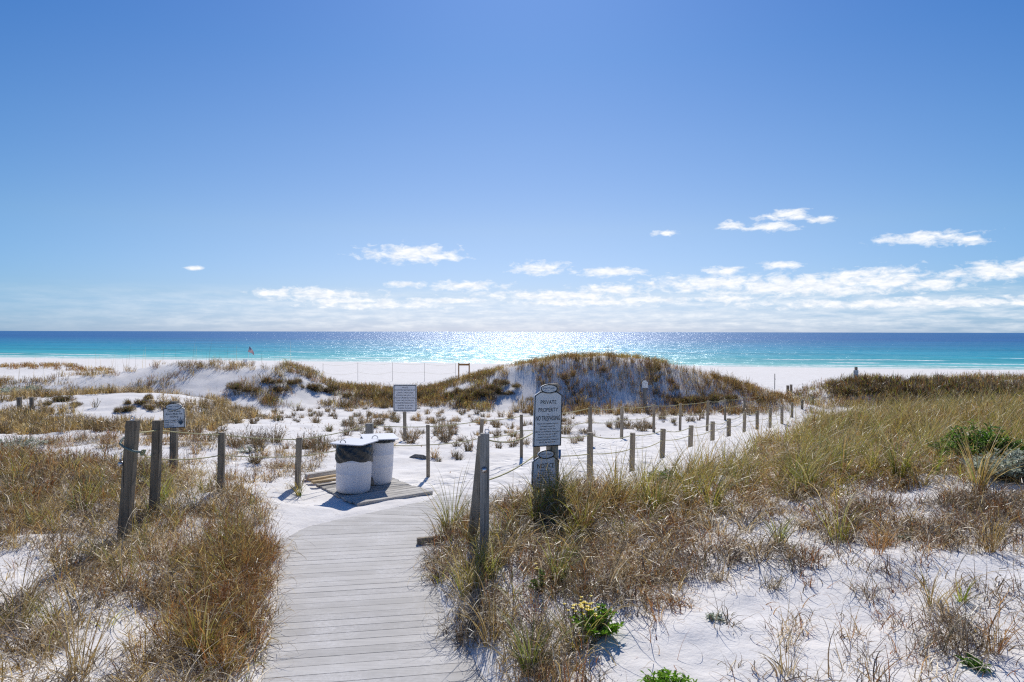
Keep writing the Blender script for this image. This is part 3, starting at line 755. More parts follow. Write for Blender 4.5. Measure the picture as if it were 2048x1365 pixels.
def flag():
    Z = 62.0; s = Z/F
    x = PX(499, Z); gz = g1(x, Z); top = PZ(694, Z)
    root = empty('flag', (x, Z, gz), 'small red white and blue striped flag on a thin leaning pole', 'flag')
    bm = bmesh.new(); lean = -7*s/(top-gz)
    tube(bm, [(-.32, 0, -.2), (0.0, 0, top-gz+.03)], .011, 6); link_bm('flagpole', bm, M['signwhite'], root)
    # hoist runs down the pole, the fly end droops to the lower right
    nu, nv = 24, 13
    V = []; Fq = []; mi = []
    A, B = Vector((0, -.02, top-gz)), Vector((-.13, -.02, top-gz-.50))
    Cc, D = Vector((.43, -.1, top-gz-.56)), Vector((.50, -.12, top-gz-.84))
    for j in range(nv+1):
        for i in range(nu+1):
            a, b = i/nu, j/nv
            p = (A*(1-b)+B*b)*(1-a)+(Cc*(1-b)+D*b)*a
            p.y += math.sin(a*9+b*3)*.05*a; p.z += math.sin(a*3.1)*.05
            V.append(p)
    for j in range(nv):
        for i in range(nu):
            k = j*(nu+1)+i
            Fq.append((k, k+1, k+nu+2, k+nu+1)); mi.append(2 if (j < 7 and i < nu*.4) else (0 if j % 2 == 0 else 1))
    me = np_mesh('cloth', np.array([tuple(v) for v in V]), np.array(Fq), [M['red'], M['white'], M['navy']], smooth=True, matidx=mi)
    obj('cloth', me, root)
    bm = bmesh.new()
    for rr in range(5):
        for cc in range(6):
            a, b = (.03+cc*.062), (.05+rr*.10)
            p = (A*(1-b)+B*b)*(1-a)+(Cc*(1-b)+D*b)*a
            p.y += math.sin(a*9+b*3)*.05*a-.006; p.z += math.sin(a*3.1)*.05
            bmesh.ops.create_circle(bm, cap_ends=True, segments=5, radius=.013, matrix=Matrix.Translation(p) @ Matrix.Rotation(math.pi/2, 4, 'X'))
    link_bm('stars', bm, M['white'], root)
    Z = 60; s = Z/F; x = PX(490.5, Z); gz = g1(x, Z)
    r = empty('beach_board', (x, Z, gz), 'tiny grey and pink notice board on white legs below the flag', 'sign')
    bm = bmesh.new(); z1 = PZ(727, Z)-gz; z2 = PZ(720.5, Z)-gz
    box(bm, (0, 0, (z1+z2)/2), (5.5*s, .03, z2-z1), bev=.004); link_bm('panel', bm, M['logoink' if False else 'signface'], r)
    for dx in (-3.2, 3.2):
        bm = bmesh.new(); box(bm, (dx*s, 0, z2/2), (.05, .05, z2+.1), bev=.004); link_bm('leg', bm, M['signwhite'], r)
    for zz in (z1-.12, z1-.32):
        bm = bmesh.new(); box(bm, (0, 0, zz), (6.4*s-.05, .04, .05)); link_bm('rail', bm, M['signwhite'], r)
flag()

# ------------------------------------------------------------------ trash barrels on their platform
def barrels():
    gz = -.02
    # platform
    A = Vector((PX(613, 11.75), 11.75)); B = Vector((PX(716, 10.35), 10.35)); C_ = Vector((PX(850, 11.2), 11.2)); D = Vector((PX(772, 12.6), 12.6))
    root = empty('barrel_platform', (B.x, B.y, gz-.02), 'low weathered plank platform set in sand under the trash barrels', 'platform')
    rz = math.atan2(C_.y-B.y, C_.x-B.x)-.10
    root.rotation_euler = (0, 0, rz)
    Lx = (C_-B).length+.05; Wy = 1.65
    # planks run parallel to the front beam
    y = .09; i = 0
    while y < Wy:
        w = .135; bm = bmesh.new()
        x0 = random.uniform(-.04, .02); x1 = Lx+random.uniform(-.03, .04)
        box(bm, ((x0+x1)/2, y+w/2, .045+random.uniform(-.002, .002)), (x1-x0, w-.01, .028), bev=.004)
        link_bm('plank', bm, M['deckwood'], root); y += w; i += 1
    bm = bmesh.new(); box(bm, (Lx/2, .04, .032), (Lx+.04, .085, .10), bev=.008); link_bm('front_beam', bm, M['deckwood'], root)
    for xx in (.3, Lx-.3):
        bm = bmesh.new(); box(bm, (xx, Wy/2, -.01), (.07, Wy-.25, .08)); link_bm('joist', bm, M['deckwood'], root)
    # loose timbers
    for (u0, Z0, u1, Z1, w, h, dz, mt, lb) in ((612, 11.9, 672, 12.4, .09, .09, .05, 'deckwood', 'grey timber offcut, farthest of the loose timbers left of the barrels'),
                                              (617, 11.72, 672, 12.15, .07, .04, .035, 'lumber', 'orange yellow board lying in the middle of the loose timbers'),
                                              (624, 11.55, 674, 11.85, .09, .04, .035, 'lumber', 'pale yellow board lying nearest, left of the barrels')):
        a = Vector((PX(u0, Z0), Z0)); b = Vector((PX(u1, Z1), Z1)); c = (a+b)/2
        bm = bmesh.new(); box(bm, (0, 0, 0), ((b-a).length, w, h), bev=.005)
        o = link_bm('loose_board', bm, M[mt]); o.location = (c.x, c.y, .05+dz+ (0.0)); o.rotation_euler = (0, .02, math.atan2(b.y-a.y, b.x-a.x)); tag(o, lb, 'board', 'loose timbers left of the barrels')
    zp = .022
    def barrel(x, y, lean, leanx, R, H, zp, label, bagH, rot, lrz, ldx, ldy):
        r = empty('trash_barrel', (x, y, zp), label, 'trash barrel', 'white trash barrels on the platform', rot)
        r.rotation_euler = (lean, leanx, rot)
        prof = [(R*.86, 0), (R*.93, .012), (R*.965, .05), (R*.98, .12), (R*1.0, .26), (R*1.0, .30), (R*1.015, .31), (R*1.0, .32), (R*1.005, H*.5), (R*1.0, H*.66), (R*1.015, H*.67), (R*1.0, H*.68), (R*.985, H*.85), (R*.95, H*.955), (R*.94, H), (R*.90, H), (R*.90, H-.05)]
        bm = bmesh.new(); n = 56; rings = []
        for (rr, z) in prof: rings.append([bm.verts.new((rr*math.cos(k*2*math.pi/n), rr*math.sin(k*2*math.pi/n), z)) for k in range(n)])
        for i in range(len(rings)-1):
            for k in range(n): bm.faces.new((rings[i][k], rings[i][(k+1) % n], rings[i+1][(k+1) % n], rings[i+1][k])).smooth = True
        bm.faces.new(rings[0][::-1])
        link_bm('drum', bm, M['barrel'], r)
        # bin liner folded over the rim
        bm = bmesh.new(); n = 96; rings = []
        for i in range(13):
            t = i/12
            row = []
            for k in range(n):
                a = k*2*math.pi/n
                hem = bagH*(1+.10*math.sin(a*2+1)+.05*math.sin(a*5))
                z = H+.008-t*hem
                fold = .010*math.sin(a*7+z*38)+.006*math.sin(a*17-z*60)+.005*math.sin(a*29+z*25)
                rr = R*(.955+.055*min(1, t*2.2))+.012+fold*min(1, t*3)*(1-.5*t)
                if i == 0: rr = R*.93
                if i == 12: rr -= .008
                row.append(bm.verts.new((rr*math.cos(a), rr*math.sin(a), z)))
            rings.append(row)
        for i in range(12):
            for k in range(n): bm.faces.new((rings[i][k], rings[i][(k+1) % n], rings[i+1][(k+1) % n], rings[i+1][k])).smooth = True
        link_bm('bin_liner', bm, M['bag'], r)
        w, d = .47, .50
        bm = bmesh.new(); pts = []
        for (cx, cy, a0) in ((w/2, -d/2, -90), (w/2, d/2, 0), (-w/2, d/2, 90), (-w/2, -d/2, 180)):
            for k in range(5):
                a = math.radians(a0+90*k/4); pts.append((cx+.06*math.cos(a), cy+.06*math.sin(a)))
        a_ = [bm.verts.new((p[0], p[1], 0)) for p in pts]; b_ = [bm.verts.new((p[0], p[1], .016)) for p in pts]
        bm.faces.new(a_[::-1]); bm.faces.new(b_)
        for i in range(len(pts)): bm.faces.new((a_[i], a_[(i+1) % len(pts)], b_[(i+1) % len(pts)], b_[i]))
        ld = link_bm('lid', bm, M['signwhite'], r); ld.location = (ldx, ldy, H+.020); ld.rotation_euler = (0, -leanx*.7, lrz)
        bm = bmesh.new()
        tube(bm, [(-.10+.05*math.cos(a), -.20, .014+.05*math.sin(a)) for a in np.linspace(0, math.pi, 12)], .006, 6); link_bm('handle', bm, M['rod'], ld)
        return r
    barrel(PX(706, 11.22), 11.22, .0, .035, .285, .775, zp, 'front white trash barrel with black liner folded over its rim', .27, 0, -.30, -.01, .04)
    barrel(PX(751, 11.86), 11.86, .0, .05, .285, .775, zp, 'back white trash barrel, mostly bare, right of the front one', .055, 0, .33, .03, -.03)
    # black rubber clamps on the grey post
    px, py, pz_, ph = left[4][:4]
    r = empty('rubber_clamp', (px, py-.09, pz_), 'black knotted rubber straps on the split post behind the barrel lids', 'strap')
    for dx, nm in ((-.055, 'strap'), (.075, 'strap')):
        bm = bmesh.new()
        tube(bm, [(dx+.035*math.cos(a), -.01, ph-.33+.03*math.sin(a)) for a in np.linspace(0, 6.28, 14)], .017, 8, closed_ends=False)
        tube(bm, [(dx, -.01, ph-.38), (dx-.03, 0, ph-.34), (dx, .01, ph-.29), (dx+.02, 0, ph-.25)], [.02, .028, .022, .012], 8)
        link_bm(nm, bm, M['black'], r, True)
    # timber brace leaning between the barrels
    bm = bmesh.new(); a = Vector((PX(748, 11.62), 11.42, .08)); b = Vector((PX(722, 12.3), 12.3, .50))
    d = b-a; box(bm, (0, 0, 0), (.09, .04, d.length), bev=.004)
    o = link_bm('brace_board', bm, M['post']); o.location = (a+b)/2; o.rotation_euler = d.to_track_quat('Z', 'Y').to_euler()
    tag(o, 'dark board leaning in the gap between the two barrels', 'board')
    # short board end beside the walk at right, and half buried driftwood
    bm = bmesh.new(); box(bm, (0, 0, 0), (.5, .05, .10), bev=.006)
    o = link_bm('edge_board', bm, M['post']); x = PX(862, 8.45); o.location = (x+.06, 8.55, .03); o.rotation_euler = (0, 0, .35); tag(o, 'dark board end poking out of the grass at the right edge of the boardwalk', 'board')
    x, y, z = hit(838, 917)
    bm = bmesh.new(); tube(bm, [(-.2, 0, .05), (-.08, .02, .075), (.08, -.02, .07), (.2, .03, .02), (.27, .06, -.03)], [.02, .05, .045, .035, .01], 9)
    for v in bm.verts: v.co += Vector((random.uniform(-.008, .008), random.uniform(-.008, .008), random.uniform(-.006, .006)))
    o = link_bm('driftwood', bm, M['postgrey'], None, True); o.location = (x, y, z-.045); tag(o, 'grey piece of driftwood lying on sand left of the slim fence post', 'driftwood')
barrels()

# ------------------------------------------------------------------ grass generator
PAL = {
 'gold':  [(.50, .36, .14), (.42, .29, .11), (.60, .47, .22), (.34, .21, .085)],
 'tan':   [(.54, .45, .31), (.44, .35, .23), (.68, .60, .46), (.30, .22, .14), (.52, .38, .19)],
 'red':   [(.30, .13, .055), (.38, .19, .08), (.22, .095, .04), (.42, .25, .11), (.15, .075, .045)],
 'olive': [(.28, .30, .05), (.37, .36, .06), (.20, .23, .04), (.48, .40, .10), (.52, .40, .13)],
 'green': [(.16, .27, .03), (.23, .34, .045), (.34, .40, .06), (.11, .18, .03)],
 'dark':  [(.15, .11, .065), (.11, .085, .055), (.20, .145, .08), (.13, .12, .05), (.26, .19, .11)],
 'grey':  [(.23, .20, .17), (.16, .135, .11), (.31, .27, .23), (.12, .095, .07)],
}
class Blades:
    def __init__(s): s.V = []; s.F = []; s.C = []; s.n = 0
    def add(s, base, az, tilt, curl, length, width, col, seg=4, twist=0.0, tipc=None, bend_p=1.3):
        n = len(base)
        if n == 0: return
        t = np.linspace(0, 1, seg+1)
        tm = (t[1:]+t[:-1])/2
        th = tilt[:, None] + curl[:, None]*tm[None, :]**bend_p
        aa = az[:, None] + (twist*tm[None, :] if np.isscalar(twist) else twist[:, None]*tm[None, :])
        dl = (length/seg)[:, None]
        dx = np.sin(th)*np.cos(aa)*dl; dy = np.sin(th)*np.sin(aa)*dl; dz = np.cos(th)*dl
        P = np.zeros((n, seg+1, 3)); P[:, 0] = base
        P[:, 1:, 0] = base[:, 0:1]+np.cumsum(dx, 1); P[:, 1:, 1] = base[:, 1:2]+np.cumsum(dy, 1); P[:, 1:, 2] = base[:, 2:3]+np.cumsum(dz, 1)
        phi = RNG.uniform(0, 2*math.pi, n)
        W = np.stack([np.cos(phi), np.sin(phi), RNG.uniform(-.3, .3, n)], -1)
        wt = (1-t**1.6*.85)
        off = W[:, None, :]*width[:, None, None]*.5*wt[None, :, None]
        Vv = np.stack([P-off, P+off], 2).reshape(n, -1, 3)
        b = s.n + np.arange(n)*(2*(seg+1))
        q = np.arange(seg)*2
        f = np.stack([q, q+1, q+3, q+2], -1)
        s.F.append((b[:, None, None]+f[None]).reshape(-1, 4))
        s.V.append(Vv.reshape(-1, 3)); s.n += n*2*(seg+1)
        c = np.repeat(col[:, None, :], 2*(seg+1), 1)
        if tipc is not None:
            tt = np.repeat(t, 2)[None, :, None]; c = c*(1-tt*.7)+tipc[:, None, :]*tt*.7
        s.C.append(c.reshape(-1, 3))
    def mesh(s, name):
        return np_mesh(name, np.concatenate(s.V), np.concatenate(s.F), M['grass'], col=np.concatenate(s.C))
def pal(names, n, probs=None):
    k = RNG.choice(len(names), n, p=probs)
    out = np.zeros((n, 3))
    for i, nm in enumerate(names):
        P = np.array(PAL[nm]); m = k == i
        out[m] = P[RNG.integers(0, len(P), m.sum())]
    return out*RNG.uniform(.8, 1.2, (n, 1))
def palk(names, k, probs=None, mix=.35):
    """colour chosen per clump, some blades differ"""
    m = int(k.max())+1; n = len(k)
    c = RNG.choice(len(names), m, p=probs); b = RNG.uniform(.72, 1.3, m); jj = RNG.integers(0, 9, m)
    own = RNG.uniform(0, 1, n) < mix
    idx = np.where(own, RNG.choice(len(names), n, p=probs), c[k])
    out = np.zeros((n, 3))
    for i, nm in enumerate(names):
        P = np.array(PAL[nm]); q = idx == i
        j2 = np.where(RNG.uniform(0, 1, n) < .5, jj[k] % len(P), RNG.integers(0, len(P), n))
        out[q] = P[j2[q]]
    return out*(b[k]*RNG.uniform(.8, 1.2, n))[:, None]
U = lambda a, b, n: RNG.uniform(a, b, n)
def clump_pts(cx, cy, n, r):
    """n blades around each clump centre; returns x, y, clump index, outward azimuth"""
    k = np.repeat(np.arange(len(cx)), n)
    a = U(0, 2*math.pi, len(k)); rr = r*np.sqrt(U(0, 1, len(k)))
    return cx[k]+rr*np.cos(a), cy[k]+rr*np.sin(a), k, a
def oat(B, cx, cy, nb=28, Lr=(.45, .95), wd=.007, names=('olive', 'gold'), probs=(.6, .4), lean=0.35, gz=None, seg=6, r=.06, scale=None):
    x, y, k, a = clump_pts(cx, cy, nb, r); n = len(x)
    if n == 0: return
    z = ground(x, y) if gz is None else np.full(n, gz)
    az = a + RNG.normal(0, .6, n)
    vx = np.cos(az)+lean; az = np.arctan2(np.sin(az), vx)
    sc_ = RNG.uniform(.62, 1.22, int(k.max())+1)[k] if scale is None else scale[k]
    B.add(np.stack([x, y, z-.02], -1), az, U(.02, .40, n), U(.3, 1.9, n), U(*Lr, n)*sc_, np.full(n, wd)*U(.7, 1.3, n), palk(names, k, probs), seg, U(-.5, .5, n), pal(('gold', 'tan'), n))
def tangle(B, cx, cy, nb=26, Lr=(.14, .42), wd=.006, names=('tan', 'gold', 'grey'), probs=(.5, .25, .25), r=.12, seg=5, lift=0.0, curl=(1.2, 4.2), gz=None, scale=None, LONG=1.32):
    x, y, k, a = clump_pts(cx, cy, nb, r); n = len(x)
    if n == 0: return
    z = ground(x, y) if gz is None else np.full(n, gz)
    sc_ = RNG.uniform(.62, 1.22, int(k.max())+1)[k] if scale is None else scale[k]
    B.add(np.stack([x, y, z-.01+lift*U(0, 1, n)], -1), U(0, 2*math.pi, n), U(.05, .95, n), U(*curl, n), U(*Lr, n)*sc_*LONG, wd*U(.8, 1.75, n), palk(names, k, probs), seg+1, U(-2.2, 2.2, n))
def arch(B, cx, cy, nb=14, Lr=(.25, .6), wd=.0075, names=('tan', 'gold', 'olive'), probs=(.55, .3, .15), r=.08, seg=7, gz=None, scale=None):
    x, y, k, a = clump_pts(cx, cy, nb, r); n = len(x)
    if n == 0: return
    z = ground(x, y) if gz is None else np.full(n, gz)
    sc_ = RNG.uniform(.62, 1.22, int(k.max())+1)[k] if scale is None else scale[k]
    B.add(np.stack([x, y, z-.01], -1), a+RNG.normal(0, .5, n), U(.05, .6, n), U(1.2, 3.0, n), U(*Lr, n)*sc_, wd*U(.8, 1.7, n), palk(names, k, probs), seg, U(-1.2, 1.2, n), bend_p=1.0)
def brush(B, cx, cy, nb=40, Lr=(.25, .6), wd=.0045, names=('red', 'dark', 'gold', 'tan'), probs=(.38, .14, .32, .16), r=.09, seg=3, gz=None, scale=None, tilt=(.0, .55), curl=(-.2, .7)):
    """upright stemmy plants with side twigs"""
    x, y, k, a = clump_pts(cx, cy, nb, r); n = len(x)
    if n == 0: return
    z = ground(x, y) if gz is None else np.full(n, gz)
    sc_ = RNG.uniform(.62, 1.22, int(k.max())+1)[k] if scale is None else scale[k]
    base = np.stack([x, y, z-.01], -1); az = a+RNG.normal(0, .5, n); tl = U(*tilt, n); Ln = U(*Lr, n)*sc_; c = palk(names, k, probs)
    B.add(base, az, tl, U(*curl, n), Ln, wd*U(.7, 1.3, n), c, seg, 0.0)
    for q in range(2):
        t = U(.3, .9, n)[:, None]
        p = base + np.stack([np.sin(tl)*np.cos(az), np.sin(tl)*np.sin(az), np.cos(tl)], -1)*Ln[:, None]*t
        B.add(p, az+U(-2.2, 2.2, n), tl+U(.1, .8, n), U(-.4, .6, n), Ln*U(.12, .38, n), wd*U(.8, 1.5, n), c*U(.8, 1.3, n)[:, None], 2)
def inpoly(u, v, P):
    P = np.array(P, float); c = np.zeros(u.shape, bool); j = len(P)-1
    for i in range(len(P)):
        xi, yi = P[i]; xj, yj = P[j]
        with np.errstate(divide='ignore', invalid='ignore'):
            m = ((yi > v) != (yj > v)) & (u < (xj-xi)*(v-yi)/(yj-yi+1e-12)+xi)
        c ^= m; j = i
    return c
def scatter(xr, yr, dens, polys, holes=(), nthr=None, nsc=.8, seed=1, soft=None):
    """clump centres at dens per m2 on ground inside the mapped areas"""
    n = int((xr[1]-xr[0])*(yr[1]-yr[0])*dens)
    x = U(*xr, n); y = U(*yr, n); z = ground(x, y)
    u = 1024+F*x/y; v = HZ+F*(CAMZ-z)/y
    # rough the outlines up so they do not read as cut edges
    u2 = u+fbm(x*1.2, y*1.2, 40)*F/y*.9; v2 = v+fbm(x*1.1+9, y*1.1, 41)*F/y*.18
    m = np.zeros(n, bool)
    for P in polys: m |= inpoly(u2, v2, P)
    for P in holes: m &= ~inpoly(u2, v2, P)
    if nthr is not None: m &= (fbm(x*nsc, y*nsc, seed)+RNG.normal(0, .05, n)) > nthr
    keep = ~((x > np.interp(y, LY, LX)-.02) & (x < np.interp(y, EY, EX)-.0) & (y < 12))
    keep &= ~((x > -3.4) & (x < -1.1) & (y > 10.5) & (y < 12.8))
    keep &= ~((y > 13) & (x-np.interp(y, EY, EX) < np.interp(y, [13, 20, 26, 34], [.1, .5, 1.2, 1.6])) & (x-np.interp(y, EY, EX) > -3.4) & (y < 40))
    m &= keep
    return x[m], y[m]

# ---- foreground and middle-ground grass masses
LEFTN = [[(-900, 915), (60, 920), (200, 935), (340, 940), (420, 960), (500, 1005), (500, 1045), (470, 1060), (505, 1110), (556, 1120), (560, 1200), (545, 1290), (500, 1365), (480, 1700), (-900, 1700)]]
LHOLES = [[(-60, 1110), (90, 1105), (110, 1150), (60, 1190), (-60, 1190)], [(150, 1290), (250, 1215), (350, 1230), (330, 1300), (250, 1380), (100, 1400)]]
REDN = [[(250, 1120), (470, 1090), (558, 1120), (560, 1200), (545, 1290), (500, 1365), (480, 1600), (330, 1600), (350, 1300)]]
B = Blades()
# left: tangle + gold + olive
cx, cy = scatter((-9.5, -1.9), (3.2, 12), 44, LEFTN, LHOLES, -.16, 1.3, 5); tangle(B, cx, cy, 15, (.15, .42), .007)
cx, cy = scatter((-9.5, -1.9), (3.2, 12), 16, LEFTN, LHOLES, -.06, 1.1, 35); arch(B, cx, cy, 16, (.25, .58), .0075)
cx, cy = scatter((-9.5, -1.9), (5.5, 12), 15, LEFTN, LHOLES + REDN, -.06, 1.0, 6); brush(B, cx, cy, 16, (.18, .42), .006, ('red', 'gold', 'tan', 'dark'), (.35, .3, .15, .2), tilt=(0, .8))
cx, cy = scatter((-9.5, -1.9), (5.0, 12), 7, LEFTN, LHOLES, -.02, .8, 7); oat(B, cx, cy, 16, (.3, .55), .0075, ('olive', 'green', 'gold'), (.6, .2, .2), .1)
cx, cy = scatter((-20, -6), (9, 14), 18, LEFTN, (), -.2, .8, 7); tangle(B, cx, cy, 16, (.2, .45), .010); oat(B, cx[::4], cy[::4], 14, (.3, .5), .010); brush(B, cx[::2], cy[::2], 12, (.2, .4), .01, ('red', 'dark'), (.6, .4))
# thin growth over the bare patches
cx, cy = scatter((-7, -1.9), (3.2, 7), 7, LHOLES, (), -.3, 1.0, 7); arch(B, cx, cy, 7, (.2, .45), .006, ('tan', 'grey', 'olive'), (.6, .25, .15)); brush(B, cx[::2], cy[::2], 10, (.08, .2), .005)
o = obj('left_foreground_grass', B.mesh('left_foreground_grass')); tag(o, 'dry tan and golden grass covering the left foreground bank', 'grass', None, 'stuff')
B = Blades()
cx, cy = scatter((-6, -1.9), (3.2, 8.8), 30, REDN, (), -.04, 1.8, 8); brush(B, cx, cy, 22, (.15, .46), .0055, tilt=(0, 1.05), curl=(-.5, 1.4))
cx, cy = scatter((-6, -1.9), (3.2, 8.8), 18, REDN, (), -.08, 1.6, 9); tangle(B, cx, cy, 14, (.15, .4), .007); arch(B, cx[::2], cy[::2], 14, (.25, .55), .007, ('tan', 'gold', 'olive'), (.4, .3, .3))
# the dense bushy edge against the walk
yy = U(5.2, 8.4, 95); xx = np.interp(yy, LY, LX)-np.abs(RNG.normal(.30, .30, 95))-.08; arch(B, xx[::3]-.1, yy[::3], 9, (.3, .6), .007, ('tan', 'gold', 'olive'), (.4, .4, .2))
brush(B, xx, yy, 34, (.16, .44), .0055, ('red', 'gold', 'dark'), (.5, .34, .16), tilt=(0, .8), curl=(-.4, .9))
o = obj('reddish_grass', B.mesh('reddish_grass')); tag(o, 'reddish brown brushy grass crowding the left edge of the boardwalk', 'grass', None, 'stuff')

RIGHTD = [[(1040, 1010), (1120, 1005), (1190, 1000), (1260, 988), (1330, 966), (1400, 945), (1480, 918), (1560, 888), (1640, 856), (1720, 828), (1850, 805), (2900, 780), (2900, 965), (2048, 975), (1900, 965), (1820, 975), (1700, 985), (1560, 1010), (1480, 1040), (1400, 1060), (1250, 1080), (1150, 1080), (1050, 1080), (1000, 1090)]]
EDGE = [[(835, 1075), (870, 1050), (930, 1010), (1000, 985), (1060, 965), (1200, 955), (1220, 1040), (1150, 1080), (1240, 1180), (1250, 1290), (1200, 1365), (1180, 1500), (1000, 1500), (960, 1330), (900, 1230), (862, 1150)]]
LOW = [[(1000, 1080), (1400, 1060), (1560, 1010), (1700, 985), (1900, 990), (2700, 990), (2700, 1100), (1900, 1110), (1700, 1090), (1500, 1130), (1350, 1200), (1240, 1260), (1100, 1200)]]
DSAND = [[(1240, 1220), (1500, 1120), (1900, 1090), (2700, 1090), (2700, 1600), (1200, 1600)]]
B = Blades()
cx, cy = scatter((-.5, 13), (7.2, 20), 24, RIGHTD, (), -.13, 1.2, 12); tangle(B, cx, cy, 18, (.18, .48), .008, ('tan', 'gold', 'red'), (.52, .28, .20))
cx, cy = scatter((-.5, 13), (7.2, 20), 12, RIGHTD, (), -.12, .9, 36); arch(B, cx, cy, 16, (.3, .68), .0085, ('tan', 'gold', 'olive'), (.35, .35, .30))
cx, cy = scatter((-.5, 13), (7.2, 20), 9, RIGHTD, (), -.03, .7, 13); brush(B, cx, cy, 16, (.2, .45), .007, ('gold', 'red', 'dark'), (.3, .4, .3), tilt=(0, .8))
o = obj('ridge_undergrowth', B.mesh('ridge_undergrowth')); tag(o, 'curled tan dry grass matting the right ridge', 'grass', None, 'stuff')
B = Blades()
cx, cy = scatter((-.5, 16), (8.2, 21), 10, RIGHTD, (), -.12, .6, 14); oat(B, cx, cy, 22, (.45, .92), .009, ('olive', 'green', 'gold'), (.58, .14, .28), .6)
cx, cy = scatter((2, 28), (13, 30), 3.5, RIGHTD, (), -.3, .6, 15); oat(B, cx, cy, 20, (.4, .75), .014, ('olive', 'gold'), (.5, .5), .6, seg=5)
cx, cy = scatter((2, 26), (13, 30), 5, RIGHTD, (), -.3, .6, 15); tangle(B, cx, cy, 16, (.25, .55), .014, ('gold', 'tan', 'red'), (.45, .3, .25)); brush(B, cx, cy, 12, (.3, .5), .012, ('gold', 'red'), (.65, .35), tilt=(0, .8))
o = obj('ridge_grass', B.mesh('ridge_grass')); tag(o, 'long green gold grass leaning right over the right ridge', 'grass', None, 'stuff')
B = Blades()
cx, cy = scatter((-1.3, 2.2), (3.4, 10.4), 66, EDGE, (), -.13, 1.8, 16); tangle(B, cx, cy, 18, (.14, .40), .0068, ('tan', 'gold', 'grey'), (.5, .25, .25))
cx, cy = scatter((-1.3, 2.2), (3.4, 10.4), 18, EDGE, (), -.08, 1.2, 17); brush(B, cx, cy, 22, (.12, .36), .0055, ('dark', 'red', 'grey'), (.45, .3, .25), tilt=(0, .9))
cx, cy = scatter((-1.3, 2.2), (3.4, 10.4), 10, EDGE, (), -.05, 1.2, 37); arch(B, cx, cy, 16, (.3, .66), .008, ('tan', 'gold', 'olive'), (.4, .3, .3)); 
cx, cy = scatter((-.8, 10), (5.5, 10.5), 50, LOW, (), -.01, 1.7, 18); tangle(B, cx, cy, 18, (.12, .38), .0065, ('tan', 'gold', 'grey', 'red'), (.42, .22, .16, .2))
cx, cy = scatter((-.8, 10), (5.5, 10.5), 18, LOW, (), .03, 1.7, 19); brush(B, cx, cy, 26, (.1, .32), .0055, ('dark', 'red', 'grey'), (.4, .35, .25), tilt=(0, .9))
cx, cy = scatter((-.8, 10), (5.5, 10.5), 5, LOW, (), -.08, 1.0, 38); arch(B, cx, cy, 16, (.3, .6), .0075, ('tan', 'gold', 'grey'), (.5, .25, .25))
MATS = [[(1480, 1110), (1560, 1020), (1700, 1000), (1780, 1060), (1700, 1110), (1560, 1160)], [(1800, 1000), (2300, 1000), (2300, 1130), (1980, 1115), (1880, 1080)], [(1860, 1190), (1960, 1180), (2100, 1200), (2300, 1250), (2300, 1500), (1960, 1400), (1900, 1290)], [(1240, 1180), (1330, 1110), (1460, 1110), (1420, 1190), (1300, 1260)]]
cx, cy = scatter((0, 10), (3.2, 9.5), 44, MATS, (), -.04, 1.6, 81); tangle(B, cx, cy, 15, (.12, .34), .0065, ('grey', 'tan', 'dark'), (.35, .35, .3)); brush(B, cx[::3], cy[::3], 20, (.1, .28), .0055, ('red', 'dark'), (.55, .45), tilt=(0, 1.1))
cx, cy = scatter((0, 9), (3.2, 8.5), 10, DSAND, (), .0, 1.0, 20); tangle(B, cx, cy, 18, (.08, .3), .0055, ('tan', 'grey', 'red'), (.35, .3, .35), curl=(.5, 2.6)); brush(B, cx[::2], cy[::2], 16, (.08, .24), .0045, ('red', 'dark'), (.6, .4), tilt=(0, .9))
cx, cy = scatter((0, 9), (3.2, 8.5), 12, DSAND, (), -.25, 1.0, 27); tangle(B, cx, cy, 2, (.05, .25), .005, ('dark', 'red'), (.5, .5), lift=.01, curl=(1.2, 2.0))
o = obj('right_foreground_grass', B.mesh('right_foreground_grass')); tag(o, 'grey and brown dead grass on the right foreground sand', 'grass', None, 'stuff')

# ---- mid and far dune cover
B = Blades()
MIDV = [[(-900, 800), (0, 800), (60, 790), (180, 775), (260, 800), (200, 815), (170, 840), (260, 850), (330, 830), (420, 840), (430, 870), (300, 872), (200, 868), (100, 872), (0, 872), (-900, 872)],
        [(240, 790), (300, 772), (345, 782), (420, 800), (520, 835), (440, 855), (370, 850), (260, 848), (230, 820)]]
cx, cy = scatter((-30, -5), (12.5, 32), 17, MIDV, (), -.08, .35, 22)
brush(B, cx, cy, 18, (.2, .42), .013, ('dark', 'gold', 'tan'), (.35, .35, .3)); tangle(B, cx[::2], cy[::2], 14, (.2, .45), .014, ('tan', 'gold'), (.5, .5))
MIDS = [[(400, 880), (640, 900), (660, 930), (600, 985), (480, 985), (420, 930)], [(0, 860), (420, 880), (420, 935), (0, 900)]]
cx, cy = scatter((-14, -3), (10.8, 17), 13, MIDS, (), -.02, .9, 23); tangle(B, cx, cy, 18, (.12, .36), .008, ('tan', 'gold', 'grey'), (.4, .3, .3)); brush(B, cx[::2], cy[::2], 14, (.15, .35), .006, ('red', 'dark'), (.6, .4))
o = obj('left_dune_grass', B.mesh('left_dune_grass')); tag(o, 'brown and tan scrub grass over the left middle dunes', 'grass', None, 'stuff')
B = Blades()
